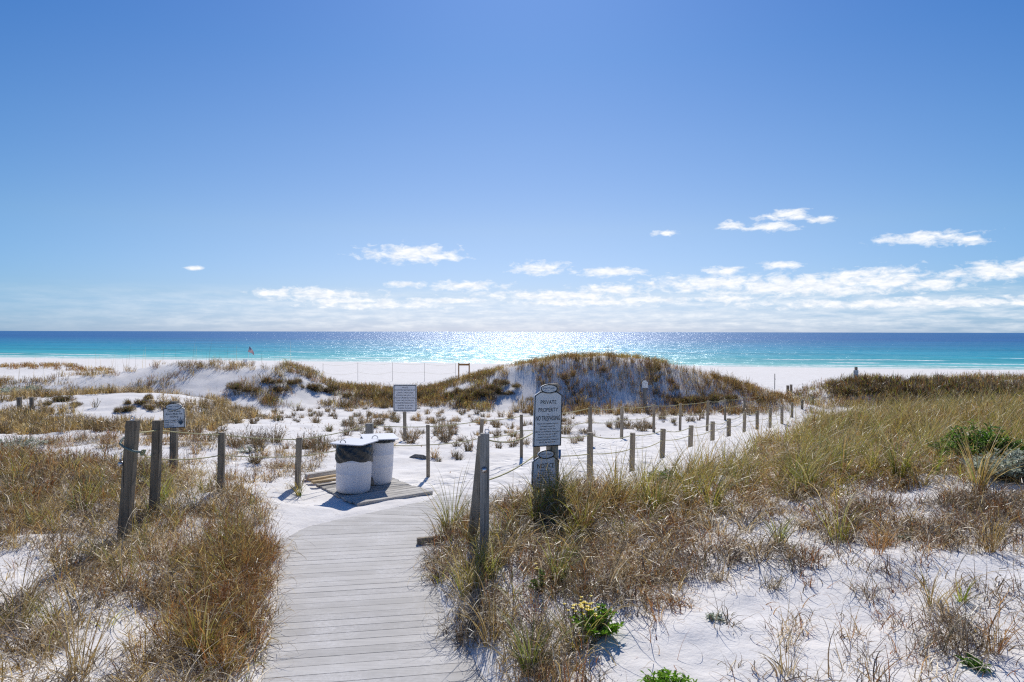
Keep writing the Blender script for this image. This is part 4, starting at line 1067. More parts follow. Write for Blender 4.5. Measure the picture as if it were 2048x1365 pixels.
CREST = [[(-900, 800), (-900, 750), (60, 758), (150, 752), (240, 744), (330, 731), (400, 722), (470, 736), (570, 729), (640, 752), (680, 768), (800, 772), (880, 765), (960, 745), (1050, 725), (1130, 708), (1250, 703), (1330, 722), (1440, 745), (1510, 770), (1550, 790),
          (1550, 812), (1480, 800), (1400, 790), (1440, 765), (1400, 752), (1330, 738), (1250, 715), (1130, 732), (1050, 755), (1020, 800), (900, 812), (800, 808), (640, 790), (570, 742), (480, 775), (400, 765), (330, 745), (240, 775), (100, 785)]]
n0 = 9000
ux = U(-60, 22, n0); cyb = np.interp(1024+F*ux/42, [p[0] for p in BACK], [p[2] for p in BACK])
def crestband(n, d0, d1, thr, sd, xr=(-60, 16)):
    x = U(*xr, n); y = np.interp(x, [PX(p[0], p[2]) for p in BACK], [p[2] for p in BACK])+U(d0, d1, n)
    m = fbm(x*.35, y*.5, sd) > thr
    return x[m], y[m]
cx, cy = crestband(1900, -1.6, .9, .0, 31); brush(B, cx, cy, 15, (.15, .40), .013, ('gold', 'red', 'tan', 'dark'), (.45, .2, .15, .20), r=.16)
cx, cy = crestband(2400, -5.8, -.8, -.03, 32, (-60, -2)); brush(B, cx, cy, 16, (.15, .40), .014, ('dark', 'gold', 'red'), (.5, .3, .2), r=.2)
cx, cy = crestband(1500, -6, .5, -.08, 33, (-14.0, -1.0)); brush(B, cx, cy, 16, (.15, .42), .014, ('dark', 'red', 'gold', 'olive'), (.42, .2, .25, .13), r=.22)
cx, cy = crestband(700, -.4, 3.2, -.02, 33, (-3, 9)); brush(B, cx, cy, 14, (.15, .32), .014, ('gold', 'olive'), (.8, .2), r=.16)
cx, cy = crestband(300, -5, .5, -.05, 34, (11.5, 15.8)); brush(B, cx, cy, 16, (.2, .42), .014, ('dark', 'red', 'gold'), (.4, .3, .3), r=.22)
cx, cy = crestband(2200, -6, -.5, -.03, 35, (.5, 14.5)); brush(B, cx, cy, 6, (.2, .5), .011, ('dark', 'gold', 'red'), (.45, .35, .2), r=.12, tilt=(0, .4))
# right back dune
n_ = 3000; x = U(16.8, 60, n_); y = np.interp(x, [PX(p[0], p[2]) for p in RBACK], [p[2] for p in RBACK])+U(-6.5, 1.5, n_)
m = fbm(x*.4, y*.5, 77) > -.12
brush(B, x[m], y[m], 16, (.2, .55), .016, ('dark', 'olive', 'gold', 'red'), (.42, .12, .26, .20), r=.25)
# far left low dune
x = U(-64, -44, 260); y = 75+RNG.normal(-1, 1.4, 260); brush(B, x, y, 12, (.2, .5), .035, ('gold', 'red'), (.6, .4), r=.3)
# tall thin seed stalks at the far left
x = U(-42, -14, 150); y = U(34, 44, 150); z = ground(x, y)
B.add(np.stack([x, y, z], -1), U(0, 6.28, 150), U(0, .08, 150), U(0, .25, 150), U(.9, 1.7, 150), np.full(150, .014), pal(('gold', 'tan', 'dark'), 150), 4)
o = obj('back_dune_grass', B.mesh('back_dune_grass')); tag(o, 'golden brown grass fringing the crests of the back dunes', 'grass', None, 'stuff')

# ------------------------------------------------------------------ individual tufts
def variants(fn, k, name):
    out = []
    for i in range(k):
        B = Blades(); fn(B, i); out.append(B.mesh(name))
    return out
Z1 = np.zeros(1)
tuftv = variants(lambda B, i: (brush(B, Z1, Z1, 60, (.12, .32), .010, ('dark', 'grey', 'red', 'gold'), (.62, .22, .06, .10), r=.07, gz=0, tilt=(.0, .9)), tangle(B, Z1, Z1, 18, (.1, .24), .006, ('tan', 'grey'), (.5, .5), r=.12, gz=0)), 7, 'grass_tuft')
placed = []
def place_copies(meshes, pts, name, label, cat, group, smin=.7, smax=1.3, sink=.01):
    for i, (x, y) in enumerate(pts):
        me = meshes[i % len(meshes)]
        o = bpy.data.objects.new(name, me); COL.objects.link(o)
        o.location = (x, y, g1(x, y)-sink); o.rotation_euler = (0, 0, random.uniform(0, 6.28)); s = random.uniform(smin, smax)
        o.scale = (s*random.uniform(.9, 1.25), s, s*random.uniform(.85, 1.15))
        tag(o, label if isinstance(label, str) else label[i], cat, group)
VALLEY = [[(330, 905), (430, 840), (500, 815), (620, 800), (1000, 800), (1200, 820), (1440, 822), (1380, 850), (1240, 868), (1180, 885), (1040, 910), (950, 930), (860, 930), (830, 900), (640, 940), (480, 930)]]
cx, cy = scatter((-12, 13), (12.5, 36), 1.7, VALLEY, (), -.13, .5, 51)
rr = cx-np.interp(cy, EY, EX); m = (rr < -3.6); cx, cy = cx[m], cy[m]
idx = RNG.permutation(len(cx))[:290]
place_copies(tuftv, [(cx[i], cy[i]) for i in idx], 'grass_tuft', 'small dark dry grass tuft dotting the open white sand of the basin', 'grass tuft', 'dry tufts scattered over the white basin', .6, 1.35)
# larger tufts in the basin, placed where the photograph has them
big = [(270, 600), ]
bigv = variants(lambda B, i: (brush(B, Z1, Z1, 120, (.16, .42), .010, ('dark', 'gold', 'red', 'grey'), (.60, .14, .08, .18), r=.16, gz=0, tilt=(0, .9)), tangle(B, Z1, Z1, 40, (.14, .36), .007, ('tan', 'grey'), (.5, .5), r=.22, gz=0)), 5, 'dune_tuft')
pts = []
for (u, v) in [(697, 853), (712, 862), (728, 848), (745, 857), (760, 850), (775, 862), (790, 845), (470, 895), (505, 890), (548, 886), (842, 868), (880, 866), (905, 855), (690, 815), (655, 812), (730, 820), (770, 818), (610, 900), (640, 905), (1130, 868), (1170, 866), (1110, 870), (1260, 858), (1285, 862), (1240, 856), (1300, 858), (1325, 838), (820, 880), (890, 880), (985, 800), (1060, 800)]:
    x, y, z = hit(u, v); pts.append((x, y))
place_copies(bigv, pts, 'dune_tuft', 'bushy brown grass tuft on the white sand of the basin', 'grass tuft', 'bushy tufts in the basin', .75, 1.2)
# upright tufts on the shaded dune face
facev = variants(lambda B, i: brush(B, Z1, Z1, 26, (.2, .6), .013, ('dark', 'gold', 'red'), (.45, .35, .2), r=.10, gz=0, tilt=(0, .45)), 6, 'dune_face_tuft')
pts = []
while len(pts) < 230:
    x = random.uniform(.0, 13.5); y = np.interp(x, [PX(p[0], p[2]) for p in BACK], [p[2] for p in BACK])-random.uniform(.3, 6.2)
    if fbm(np.array([x*.6]), np.array([y*.35]), 61)[0] > random.uniform(-.1, .1): pts.append((x, float(y)))
place_copies(facev, pts, 'dune_face_tuft', 'upright brown grass tuft on the shaded face of the big dune', 'grass tuft', 'tufts on the shaded dune face', .7, 1.3)

# dark shrubs of the back dunes and left dunes
def shrub(B, i, names=('dark', 'olive', 'red', 'grey'), probs=(.55, .13, .17, .15), R=.8, H=.55, n=2400, lw=.024):
    # many short twigs and leaves spread through an uneven dome
    lobes = [(random.uniform(-1.0, 1.0)*R, random.uniform(-.5, .5)*R, random.uniform(.3, 1.0)) for _ in range(12)]
    k = RNG.integers(0, 12, n); Lb = np.array(lobes)
    a = U(0, 6.283, n); ph = np.arccos(U(0, 1, n)); rad = U(.35, 1, n)**.5
    s = Lb[k, 2]
    x = Lb[k, 0]+np.sin(ph)*np.cos(a)*rad*R*.42*s; y = Lb[k, 1]+np.sin(ph)*np.sin(a)*rad*R*.42*s; z = np.cos(ph)*rad*H*s*U(.6, 1.15, n)
    B.add(np.stack([x, y, z], -1), a+U(-1, 1, n), ph*.8+U(-.4, .4, n), U(-.6, .8, n), U(.08, .28, n), lw*U(.5, 1.2, n), pal(names, n, probs), 2)
    m = 140; a = U(0, 6.283, m)
    B.add(np.stack([U(-.2, .2, m)*R, U(-.2, .2, m)*R, np.zeros(m)], -1), a, U(.1, 1.0, m), U(-.3, .4, m), U(.4, .9, m)*H, np.full(m, .016), pal(('dark', 'grey'), m), 3)
shr = variants(lambda B, i: shrub(B, i), 5, 'dune_shrub')
pts = []
for (u, v) in [(1760, 800), (1800, 795), (1830, 808), (1870, 800), (1900, 812), (1940, 800), (1975, 812), (2010, 800), (2040, 812), (2080, 800), (1780, 815), (1850, 820), (1920, 822), (1990, 822), (2060, 824), (2120, 815), (1745, 790), (1890, 790), (1960, 790), (1735, 802), (1770, 790), (1815, 785), (1845, 792), (1875, 786), (1915, 788), (1950, 808), (1980, 790), (2000, 800), (2025, 790), (1825, 800), (1790, 806), (1860, 806), (1935, 795)]:
    Z = 38.5+random.uniform(-.8, .8); pts.append((PX(u, Z)+random.uniform(-.3, .3), Z+(810-v)*.12))
place_copies(shr, pts, 'dune_shrub', 'dark dense shrub in the thicket on the right back dune', 'shrub', 'dark shrubs on the right back dune', 1.0, 1.6)
pts = []
for (u, v) in [(905, 795), (930, 788), (960, 792), (985, 784), (1010, 790), (880, 800), (850, 795), (935, 800), (620, 780), (650, 785), (700, 795), (745, 798), (790, 802), (590, 770), (545, 768), (500, 785), (470, 780), (820, 800), (1035, 775), (1000, 770), (560, 785), (1355, 805), (1395, 806), (1425, 800), (1460, 800)]:
    x, y, z = hit(u, v); pts.append((x, max(y, 36)))
place_copies(shr, pts, 'dune_shrub', 'dark brown shrub on the near slope of the central back dunes', 'shrub', 'dark shrubs on the central back dunes', .5, .95)
pts = []
for (u, v) in [(95, 812), (120, 806), (150, 815), (275, 810), (295, 800), (320, 812), (300, 822), (250, 825), (200, 785), (60, 838), (105, 850), (180, 852)]:
    x, y, z = hit(u, v); pts.append((x, y))
place_copies(shr, pts, 'dune_shrub', 'dark scrubby bush on the left middle dune', 'shrub', 'scrubby bushes on the left dunes', .28, .55)

# ------------------------------------------------------------------ individual foreground clumps
def clump_thing(u, v, label, kind, s=1.0, cat='grass clump', name='grass_clump', group='tall grass clumps in the foreground', Z=None):
    if Z is None: x, y, z = hit(u, v)
    else: x, y = PX(u, Z), Z; z = g1(x, y)
    B = Blades()
    if kind == 'oat':
        oat(B, Z1, Z1, int(60*s), (.45*s, 1.0*s), .0095, ('green', 'olive', 'gold'), (.45, .42, .13), random.uniform(-.2, .5), gz=0, seg=7, r=.06*s)
    elif kind == 'arch':
        oat(B, Z1, Z1, int(30*s), (.4*s, .9*s), .008, ('tan', 'gold', 'olive'), (.5, .3, .2), random.uniform(-.3, .5), gz=0, seg=8, r=.08*s)
        tangle(B, Z1, Z1, int(30*s), (.2*s, .5*s), .007, ('tan', 'grey'), (.6, .4), r=.14*s, gz=0, seg=6)
    elif kind == 'thin':
        brush(B, Z1, Z1, int(26*s), (.2*s, .42*s), .005, ('red', 'gold'), (.6, .4), r=.03, gz=0, tilt=(0, .5))
    elif kind == 'dead':
        tangle(B, Z1, Z1, int(70*s), (.15*s, .42*s), .0065, ('tan', 'grey', 'dark'), (.5, .3, .2), r=.14*s, gz=0, seg=6)
        brush(B, Z1, Z1, int(40*s), (.12*s, .3*s), .0045, ('dark', 'grey'), (.5, .5), r=.12*s, gz=0, tilt=(0, 1.1))
    o = obj(name, B.mesh(name), None, (x, y, z-.01)); tag(o, label, cat, group); return o
for a in [(900, 1068, 'tall green grass clump at the inner bend of the boardwalk, left of the big post', 'oat', 1.05),
          (942, 1085, 'tall green and rust grass clump just left of the big grey post base', 'oat', .95),
          (1000, 1090, 'green grass clump right at the foot of the big grey corner post', 'oat', .9),
          (985, 1160, 'yellow green clump below the big corner post, arching over sand', 'oat', .85),
          (1115, 1170, 'upright green blades left of the yellow flowers', 'oat', .75),
          (1148, 1085, 'rust based tall grass clump right of the notice sign', 'oat', .95),
          (1170, 1068, 'tall narrow green clump standing on pale sand near the sign', 'oat', 1.0),
          (1215, 1185, 'big arching tan clump above the bright flowering plant', 'arch', 1.0),
          (1120, 1040, 'bright green clump under the NOTICE sign', 'oat', .8),
          (1082, 1012, 'green gold clump hiding the foot of the pale fence post by the signs', 'oat', .7),
          (1128, 1008, 'green gold clump at the right foot of the sign post', 'oat', .75),
          (1040, 1035, 'tan arching clump left of the sign post foot', 'arch', .8),
          (1235, 1000, 'tall green blades crossing the first near post', 'oat', 1.0),
          (880, 1090, 'rusty brown clump hiding the board end at the walk edge', 'arch', .7),
          (962, 1135, 'dense green gold clump right in front of the big corner post foot', 'oat', .75),
          (1000, 1130, 'tan looping clump right of the big corner post foot', 'arch', .8),
          (1088, 1045, 'bushy tan clump in front of the pale post foot below the NOTICE sign', 'arch', .6),
          (1112, 1055, 'upright green clump in front of the dark sign post foot', 'oat', .48),
          (1070, 1065, 'low tan clump on the bank left below the NOTICE sign', 'dead', .9),
          (1135, 1040, 'bushy green gold clump just right below the NOTICE sign', 'oat', .5),
          (950, 1185, 'rusty looping clump on the bank beside the walk, below the big post', 'arch', .85),
          (935, 1150, 'brown matted clump at the walk edge left of the big post foot', 'dead', 1.1),
          (965, 1235, 'brown matted clump overhanging the walk below the big post', 'dead', 1.2),
          (930, 1200, 'green gold clump leaning over the walk edge', 'oat', .7),
          (985, 1290, 'brown looping clump low on the bank at the walk edge', 'arch', .9),
          (1060, 1350, 'long rust and green blades at the bottom edge right of the walk', 'oat', .9),
          (1150, 1300, 'drooping tan clump overhanging dead twigs near the walk', 'arch', .95),
          (1305, 1030, 'green clump on the low bank below the second near post', 'oat', .9),
          (1380, 1010, 'green clump in front of the middle near posts', 'oat', .85),
          (1420, 1055, 'upright green and brown clump casting shadows on sand', 'arch', .9),
          (1560, 1085, 'green stemmed clump at the top edge of the open sand', 'oat', .75),
          (1685, 1085, 'large brown fountain shaped clump at the sand edge', 'arch', 1.15),
          (1960, 985, 'lone yellow green clump on sand below the silver shrub', 'oat', 1.1),
          (1610, 985, 'green clump amid tan grass on the right ridge', 'oat', .95),
          (1800, 955, 'tall green clump in the middle of the right ridge', 'oat', 1.1),
          (1580, 1355, 'sparse gold green curling clump at the bottom edge on sand', 'arch', .6),
          (1870, 1215, 'dry arching clump on the right foreground sand', 'arch', .7),
          (1930, 1300, 'dead matted clump spilling at the bottom right corner', 'dead', 1.2),
          (1905, 1245, 'dark dead grass knot behind the bottom right clump', 'dead', .8),
          (1995, 1310, 'single stiff brown stalk clump near the right edge', 'thin', 1.2),
          (1930, 1205, 'small green seedling clump on the right sand', 'oat', .35),
          (1760, 1110, 'single upright rusty stalk clump on open sand', 'thin', 1.0),
          (1985, 1105, 'reddish stemmy clump right edge above the open sand', 'thin', 1.4),
          (1875, 1070, 'reddish tangled clump on sand left of the right edge', 'dead', .9),
          (1620, 1175, 'tiny rusty twig clump with long shadow on sand', 'thin', .6),
          (1545, 1175, 'small brown matted clump on the sand shoulder', 'dead', .6),
          (1350, 1155, 'reddish brown matted clump above the bare sand', 'dead', .85),
          (1440, 1160, 'low stemmy brown clump near the matted one', 'dead', .6),
          (1320, 1245, 'small rusty stalks right of the flowering plant', 'thin', .8),
          (80, 1300, 'grey arching dead clump at the far left bottom', 'dead', 1.5),
          (40, 1220, 'tan arching clump at the left edge beside bare sand', 'arch', 1.0),
          (150, 1360, 'long drooping tan blades at the bottom left', 'arch', 1.1),
          (65, 1060, 'yellow green clump near the left edge in dry grass', 'oat', .7),
          (320, 1010, 'yellow green clump at the foot of the second left post', 'oat', .7),
          (597, 995, 'yellow green clump at the foot of the post left of the barrels', 'oat', .55),
          (245, 1180, 'rusty clump with green blades amid the left dry grass', 'arch', .9),
          (400, 1330, 'green yellow blades rising amid red grass by the walk', 'oat', .75)]:
    clump_thing(*a)

# ------------------------------------------------------------------ leafy plants
def m_leaf(name, c, tr=.35, var=.3, rough=.4):
    m, nt = mat(name)
    g = N(nt, 'ShaderNodeNewGeometry'); n = noise(nt, g.outputs['Position'], 14, 2)
    col = ramp(nt, n, [(.3, tuple(q*(1-var) for q in c)), (.7, tuple(q*(1+var) for q in c))])
    p = principled(nt, col, rough, .45)
    t = N(nt, 'ShaderNodeBsdfTranslucent'); L(nt, col, t.inputs['Color'])
    x = N(nt, 'ShaderNodeMixShader'); x.inputs[0].default_value = tr
    L(nt, p.outputs[0], x.inputs[1]); L(nt, t.outputs[0], x.inputs[2]); finish(nt, x.outputs[0]); return m
M['leafgreen'] = m_leaf('bright green fleshy leaves', (.24, .43, .03), .5)
M['leafdark'] = m_leaf('mid green leaves', (.13, .25, .03), .45)
M['leafsilver'] = m_leaf('silver grey leaves', (.50, .54, .42), .35)
M['stem'] = m_plain('brown plant stems', (.14, .10, .06), .7, .2)
M['flower'] = m_leaf('yellow flowers', (.95, .74, .02), .35, .04)
def leafy(u, v, label, mt, R, H, nl, ll, lw, name='leafy_plant', cat='plant', flowers=0, up=.6, Z=None, group=None):
    if Z is None: x, y, z = hit(u, v)
    else: x, y = PX(u, Z), Z; z = g1(x, y)
    root = empty(name, (x, y, z-.01), label, cat, group)
    k = max(8, nl//22)
    a = U(0, 6.283, k); rr = np.sqrt(U(0, 1, k))
    tips = np.stack([rr*np.cos(a)*R, rr*np.sin(a)*R, H*(1-.55*rr**2)*U(.65, 1.0, k)], -1)
    bm = bmesh.new()
    for p in tips: tube(bm, [(p[0]*.15, p[1]*.15, 0), (p[0]*.6, p[1]*.6, p[2]*.5), tuple(p)], [.006, .004, .003], 5)
    link_bm('stems', bm, M['stem'], root)
    j = RNG.integers(0, k, nl); t = U(.35, 1.0, nl)
    P = np.stack([tips[j, 0]*(.15+.85*t), tips[j, 1]*(.15+.85*t), tips[j, 2]*t], -1)
    az = U(0, 6.283, nl); el = U(-.2, 1.1, nl)*up/.6*.8
    d = np.stack([np.cos(az)*np.cos(el), np.sin(az)*np.cos(el), np.sin(el)], -1)
    sd = np.stack([-np.sin(az), np.cos(az), U(-.3, .3, nl)], -1)
    nr = np.cross(d, sd)
    Ln = (ll*U(.6, 1.2, nl))[:, None]; w = (lw*U(.7, 1.2, nl))[:, None]/2
    a0 = P; m1 = P+d*Ln*.35; m2 = P+d*Ln*.75; e = P+d*Ln-nr*Ln*.08
    fold = nr*w*.5
    V = np.stack([a0, m1-sd*w+fold, m1-nr*Ln*.02, m1+sd*w+fold, m2-sd*w*.85+fold, m2-nr*Ln*.03, m2+sd*w*.85+fold, e], 1).reshape(-1, 3)
    q = np.array([(0, 2, 1, 1), (0, 3, 2, 2), (1, 2, 5, 4), (2, 3, 6, 5), (4, 5, 7, 7), (5, 6, 7, 7)])
    tri = []
    for r_ in q:
        if r_[2] == r_[3]: tri.append(r_[:3])
        else: tri.append(r_[[0, 1, 2]]); tri.append(r_[[0, 2, 3]])
    tri = np.array(tri)
    Fq = (np.arange(nl)[:, None, None]*8+tri[None]).reshape(-1, 3)
    obj('leaves', np_mesh('leaves', V, Fq, M[mt]), root)
    if flowers:
        bm = bmesh.new()
        for _ in range(flowers):
            fx, fy = random.gauss(-R*.45, R*.28), random.gauss(0, R*.3); fz = H*random.uniform(.82, 1.08)
            tube(bm, [(fx, fy, fz-.06), (fx, fy, fz)], .0025, 4, mi=1)
            for q_ in range(6):
                aa = q_*.9; p0 = Vector((fx, fy, fz)); dd = Vector((math.cos(aa), math.sin(aa), .25)); ss = Vector((-math.sin(aa), math.cos(aa), 0))
                vs = [bm.verts.new(p0), bm.verts.new(p0+dd*.008+ss*.006), bm.verts.new(p0+dd*.016), bm.verts.new(p0+dd*.008-ss*.006)]
                bm.faces.new(vs)
            bmesh.ops.create_icosphere(bm, subdivisions=1, radius=.006, matrix=Matrix.Translation((fx, fy, fz)))
        link_bm('flowers', bm, [M['flower'], M['stem']], root)
    return root
leafy(1195, 1275, 'bright green plant topped with small yellow flowers right of the walk', 'leafgreen', .22, .24, 700, .045, .018, flowers=46)
leafy(1340, 1395, 'low bright green fleshy plant at the bottom edge on sand', 'leafgreen', .22, .13, 900, .04, .014)
leafy(1155, 1125, 'small green leafy sprig among dead grass left of center', 'leafdark', .14, .14, 260, .035, .014)
leafy(1085, 1190, 'spindly green plant with two orange yellow flowers near the post', 'leafdark', .12, .26, 220, .03, .012, flowers=4)
leafy(1330, 968, 'dark green creeping plant on the bank below the near posts', 'leafdark', .34, .22, 700, .06, .018)
leafy(1960, 945, 'broad green leafy bush on the right ridge by the silver shrub', 'leafdark', .62, .62, 2600, .08, .028, 'leafy_bush', 'bush', Z=9.6)
leafy(2020, 965, 'silver grey shrub with narrow leaves at the right edge', 'leafsilver', .5, .40, 2400, .075, .020, 'silver_shrub', 'shrub', Z=8.5)
leafy(1808, 1078, 'tiny silver green rosette plant on sand below the ridge', 'leafsilver', .10, .07, 130, .04, .018)
leafy(1434, 1240, 'small grey green rosette plant in dead twigs', 'leafsilver', .09, .05, 90, .045, .012)
leafy(1955, 1340, 'flat pale green leaf cluster at the bottom right', 'leafdark', .10, .06, 60, .06, .022)
leafy(290, 945, 'silver green low shrub in the left grass, beside the second post', 'leafsilver', .35, .22, 700, .04, .014, 'silver_shrub', 'shrub')
leafy(25, 905, 'silver green low shrub at the left edge of the picture', 'leafsilver', .7, .35, 1500, .045, .016, 'silver_shrub', 'shrub')
leafy(30, 790, 'grey green low bush at the far left on the back slope', 'leafsilver', 1.6, .5, 1500, .10, .05, 'grey_bush', 'bush')
leafy(500, 908, 'small silver green sprig behind the rope left of the barrels', 'leafsilver', .3, .16, 300, .045, .018)

# ------------------------------------------------------------------ litter: twigs and seeds on the sand
def litter():
    B = Blades()
    n = 1500
    x = U(-4, 9, n); y = U(3.5, 11, n); m = (x-np.interp(y, EY, EX) > .25) | (x < np.interp(y, LY, LX)-.2)
    x, y = x[m], y[m]; n = len(x)
    B.add(np.stack([x, y, ground(x, y)+.006], -1), U(0, 6.28, n), U(1.3, 1.65, n), U(-.3, .3, n), U(.02, .10, n), U(.003, .008, n), pal(('dark', 'red', 'grey'), n), 2, U(-1, 1, n))
    n = 2200
    x = U(-11, 6, n); y = U(12.8, 30, n); m = (x-np.interp(y, EY, EX) < -3.4) & (fbm(x*.7, y*.7, 71) > -.02)
    x, y = x[m], y[m]; n = len(x)
    B.add(np.stack([x, y, ground(x, y)-.003], -1), U(0, 6.28, n), U(.2, 1.5, n), U(-.3, .8, n), U(.03, .10, n), U(.01, .03, n), pal(('dark', 'red'), n), 2)
    # runner stems curling over the right sand
    n = 120
    x = U(1, 8, n); y = U(3.6, 7.6, n)
    B.add(np.stack([x, y, ground(x, y)+.01], -1), U(0, 6.28, n), U(.9, 1.35, n), U(.3, 1.1, n), U(.2, .6, n), np.full(n, .005), pal(('dark', 'tan', 'gold'), n), 8, U(-4, 4, n), bend_p=1.0)
    o = obj('plant_litter', B.mesh('plant_litter')); tag(o, 'dead twigs and plant bits strewn over the white sand', 'litter', None, 'stuff')
litter()

# ------------------------------------------------------------------ sky, clouds, sun
w = bpy.data.worlds.new('World'); sc.world = w; w.use_nodes = True; w.cycles.sampling_method = 'NONE'
nt = w.node_tree; nt.nodes.clear()
sky = N(nt, 'ShaderNodeTexSky', sky_type='NISHITA'); sky.sun_disc = False
sky.sun_elevation = math.radians(SUN_EL); sky.sun_rotation = math.radians(SUN_AZ); sky.air_density = 1.0; sky.dust_density = .35; sky.ozone_density = 3.0; sky.altitude = 0
tc = N(nt, 'ShaderNodeTexCoord'); sx = N(nt, 'ShaderNodeSeparateXYZ'); L(nt, tc.outputs['Generated'], sx.inputs[0])
az = math_n(nt, 'MULTIPLY', math_n(nt, 'ARCTAN2', sx.outputs[0], sx.outputs[1]), 180/math.pi)
el = math_n(nt, 'MULTIPLY', math_n(nt, 'ARCSINE', sx.outputs[2]), 180/math.pi)
cv = N(nt, 'ShaderNodeCombineXYZ'); L(nt, az, cv.inputs[0]); L(nt, el, cv.inputs[1])
CL = [(820, 508, 95, 17), (868, 514, 50, 10), (905, 516, 18, 9), (1080, 537, 58, 13), (1220, 545, 75, 9), (805, 570, 35, 6), (560, 588, 60, 9), (640, 590, 110, 12), (930, 572, 85, 9), (1110, 592, 190, 11), (1230, 580, 90, 12),
      (1430, 566, 140, 17), (1600, 572, 250, 22), (1760, 560, 90, 22), (1860, 568, 70, 12), (1570, 431, 48, 10), (1635, 440, 28, 7), (1545, 454, 52, 9), (1460, 452, 24, 8), (1330, 467, 24, 6), (1850, 475, 75, 11), (1942, 478, 24, 8),
      (2010, 540, 75, 17), (700, 603, 130, 7), (900, 602, 110, 7), (1930, 602, 140, 9), (1700, 548, 60, 9), (1290, 600, 110, 7), (1560, 530, 40, 8), (1450, 596, 90, 7), (390, 538, 18, 4), (1445, 542, 40, 9), (1910, 545, 25, 7), (1180, 605, 200, 9), (1800, 605, 300, 10), (760, 612, 160, 8)]
D = None
for (u, v, hw, hh) in CL:
    a_ = math.degrees(math.atan((u-1024)/F)); e_ = math.degrees(math.atan((HZ-v)/F*math.cos(math.radians(a_))))
    k = math.degrees(1/F)
    s = N(nt, 'ShaderNodeVectorMath', operation='SUBTRACT'); L(nt, cv.outputs[0], s.inputs[0]); s.inputs[1].default_value = (a_, e_, 0)
    m_ = N(nt, 'ShaderNodeVectorMath', operation='MULTIPLY'); L(nt, s.outputs[0], m_.inputs[0]); m_.inputs[1].default_value = (1/(hw*k*1.15), 1/(hh*k*1.25), 0)
    l = N(nt, 'ShaderNodeVectorMath', operation='LENGTH'); L(nt, m_.outputs[0], l.inputs[0])
    D = l.outputs[1] if D is None else math_n(nt, 'MINIMUM', D, l.outputs[1])
mp = N(nt, 'ShaderNodeMapping'); L(nt, cv.outputs[0], mp.inputs[0]); mp.inputs['Scale'].default_value = (.75, 1.7, 1)
n1 = noise(nt, mp.outputs[0], 1.1, 8, .62, .3)
mp2 = N(nt, 'ShaderNodeMapping'); L(nt, cv.outputs[0], mp2.inputs[0]); mp2.inputs['Scale'].default_value = (.28, 1.9, 1); mp2.inputs['Location'].default_value = (3, 7, 0)
n2 = noise(nt, mp2.outputs[0], 1.0, 7, .62)
den = math_n(nt, 'ADD', math_n(nt, 'SUBTRACT', 1.0, D), math_n(nt, 'MULTIPLY', math_n(nt, 'SUBTRACT', n1, .5), 2.6))
den = ramp(nt, den, [(.05, (0, 0, 0)), (.74, (.95, .95, .95))])
# thin layered band just above the horizon
elw = math_n(nt, 'MULTIPLY', ramp(nt, math_n(nt, 'DIVIDE', el, 6.0), [(0, (.35, .35, .35)), (.12, (.8, .8, .8)), (.38, (.65, .65, .65)), (.62, (0, 0, 0))]), ramp(nt, n2, [(.38, (0, 0, 0)), (.62, (1, 1, 1))]))
den2 = math_n(nt, 'MULTIPLY', math_n(nt, 'MULTIPLY', elw, .75), ramp(nt, math_n(nt, 'DIVIDE', math_n(nt, 'ADD', az, 60.0), 120.0), [(.22, (.25, .25, .25)), (.42, (1, 1, 1))]))
dd = math_n(nt, 'MAXIMUM', den, den2)
mp3 = N(nt, 'ShaderNodeMapping'); L(nt, cv.outputs[0], mp3.inputs[0]); mp3.inputs['Scale'].default_value = (.7, 2.2, 1); mp3.inputs['Location'].default_value = (0, .35, 0)
shade = noise(nt, mp3.outputs[0], 1.4, 5, .6)
ccol = ramp(nt, shade, [(.35, (8.4, 9.0, 9.9)), (.6, (10.9, 11.0, 11.1))])
SKY_STR = .09
grade = N(nt, 'ShaderNodeMix', data_type='RGBA', blend_type='MULTIPLY'); grade.inputs[0].default_value = 1.0
L(nt, sky.outputs[0], grade.inputs[6])
gel = ramp(nt, math_n(nt, 'DIVIDE', el, 60.0), [(0, (.565, .73, 1.30)), (.05, (.65, .735, 1.03)), (.14, (.72, .78, .94)), (.25, (.60, .745, .96)), (.36, (.45, .68, .98)), (.47, (.38, .62, 1.0)), (1, (.40, .66, 1.0))])
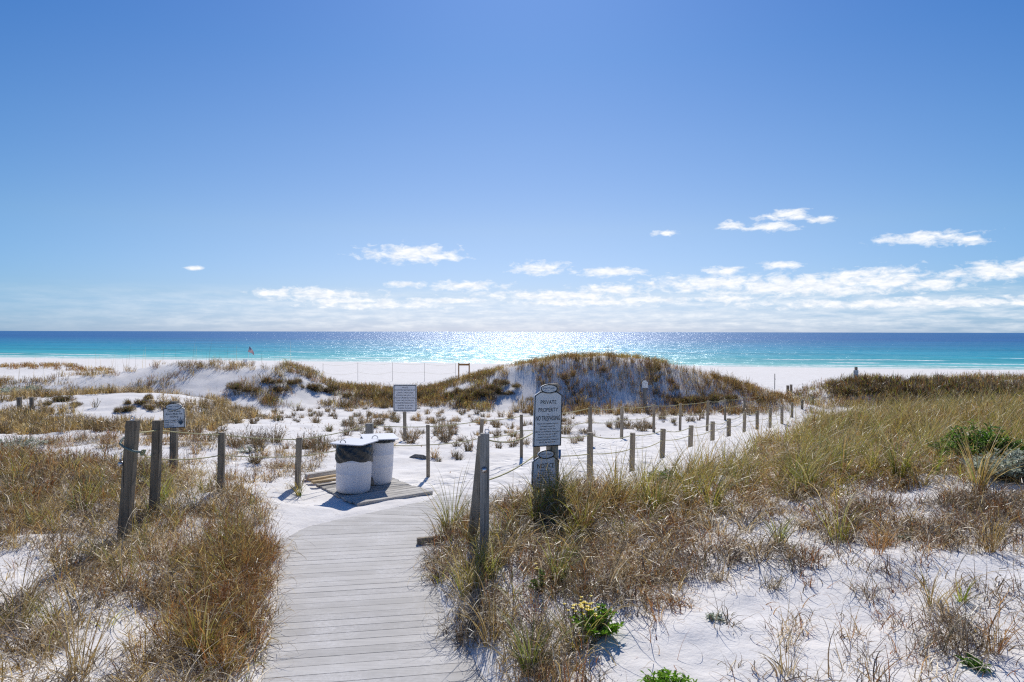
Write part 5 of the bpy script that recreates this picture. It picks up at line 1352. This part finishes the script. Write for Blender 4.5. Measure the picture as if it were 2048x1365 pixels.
taz = math_n(nt, 'DIVIDE', math_n(nt, 'MINIMUM', math_n(nt, 'MULTIPLY', az, az), 2500.0), 2500.0)
gaz = ramp(nt, taz, [(0, (1, 1, 1)), (.55, (.72, .92, 1.0)), (1, (.62, .88, 1.0))])
gm = N(nt, 'ShaderNodeVectorMath', operation='MULTIPLY'); L(nt, gel, gm.inputs[0]); L(nt, gaz, gm.inputs[1]); L(nt, gm.outputs[0], grade.inputs[7])
skyc = mixc(nt, dd, grade.outputs[2], ccol)
bg = N(nt, 'ShaderNodeBackground'); L(nt, skyc, bg.inputs[0]); bg.inputs[1].default_value = SKY_STR
wo = N(nt, 'ShaderNodeOutputWorld'); L(nt, bg.outputs[0], wo.inputs[0])
sun = bpy.data.lights.new('sun', 'SUN'); sun.energy = 4.0; sun.angle = math.radians(.53); sun.color = (1, .955, .89)
so = bpy.data.objects.new('sun', sun); COL.objects.link(so)
dirv = Vector((math.sin(math.radians(SUN_AZ))*math.cos(math.radians(SUN_EL)), math.cos(math.radians(SUN_AZ))*math.cos(math.radians(SUN_EL)), math.sin(math.radians(SUN_EL))))
so.rotation_euler = dirv.to_track_quat('Z', 'Y').to_euler()

# ------------------------------------------------------------------ camera
cam = bpy.data.cameras.new('camera'); cam.lens = 24*F/1365; cam.sensor_width = 36; cam.clip_end = 60000; cam.clip_start = .05
co = bpy.data.objects.new('camera', cam); COL.objects.link(co)
co.location = (0, 0, CAMZ)
pitch = math.atan((682.5-664)/F)
co.rotation_euler = (Matrix.Rotation(math.pi/2-pitch, 4, 'X') @ Matrix.Rotation(math.radians(.11), 4, 'Z')).to_euler()
sc.camera = co
sc.view_settings.view_transform = 'Standard'; sc.view_settings.look = 'None'; sc.view_settings.exposure = .10; sc.view_settings.gamma = 1
sc.cycles.use_denoising = False; sc.cycles.use_adaptive_sampling = False; sc.cycles.filter_width = 1.25; sc.cycles.sample_clamp_indirect = 2.5
sc.cycles.max_bounces = 6; sc.cycles.transparent_max_bounces = 4
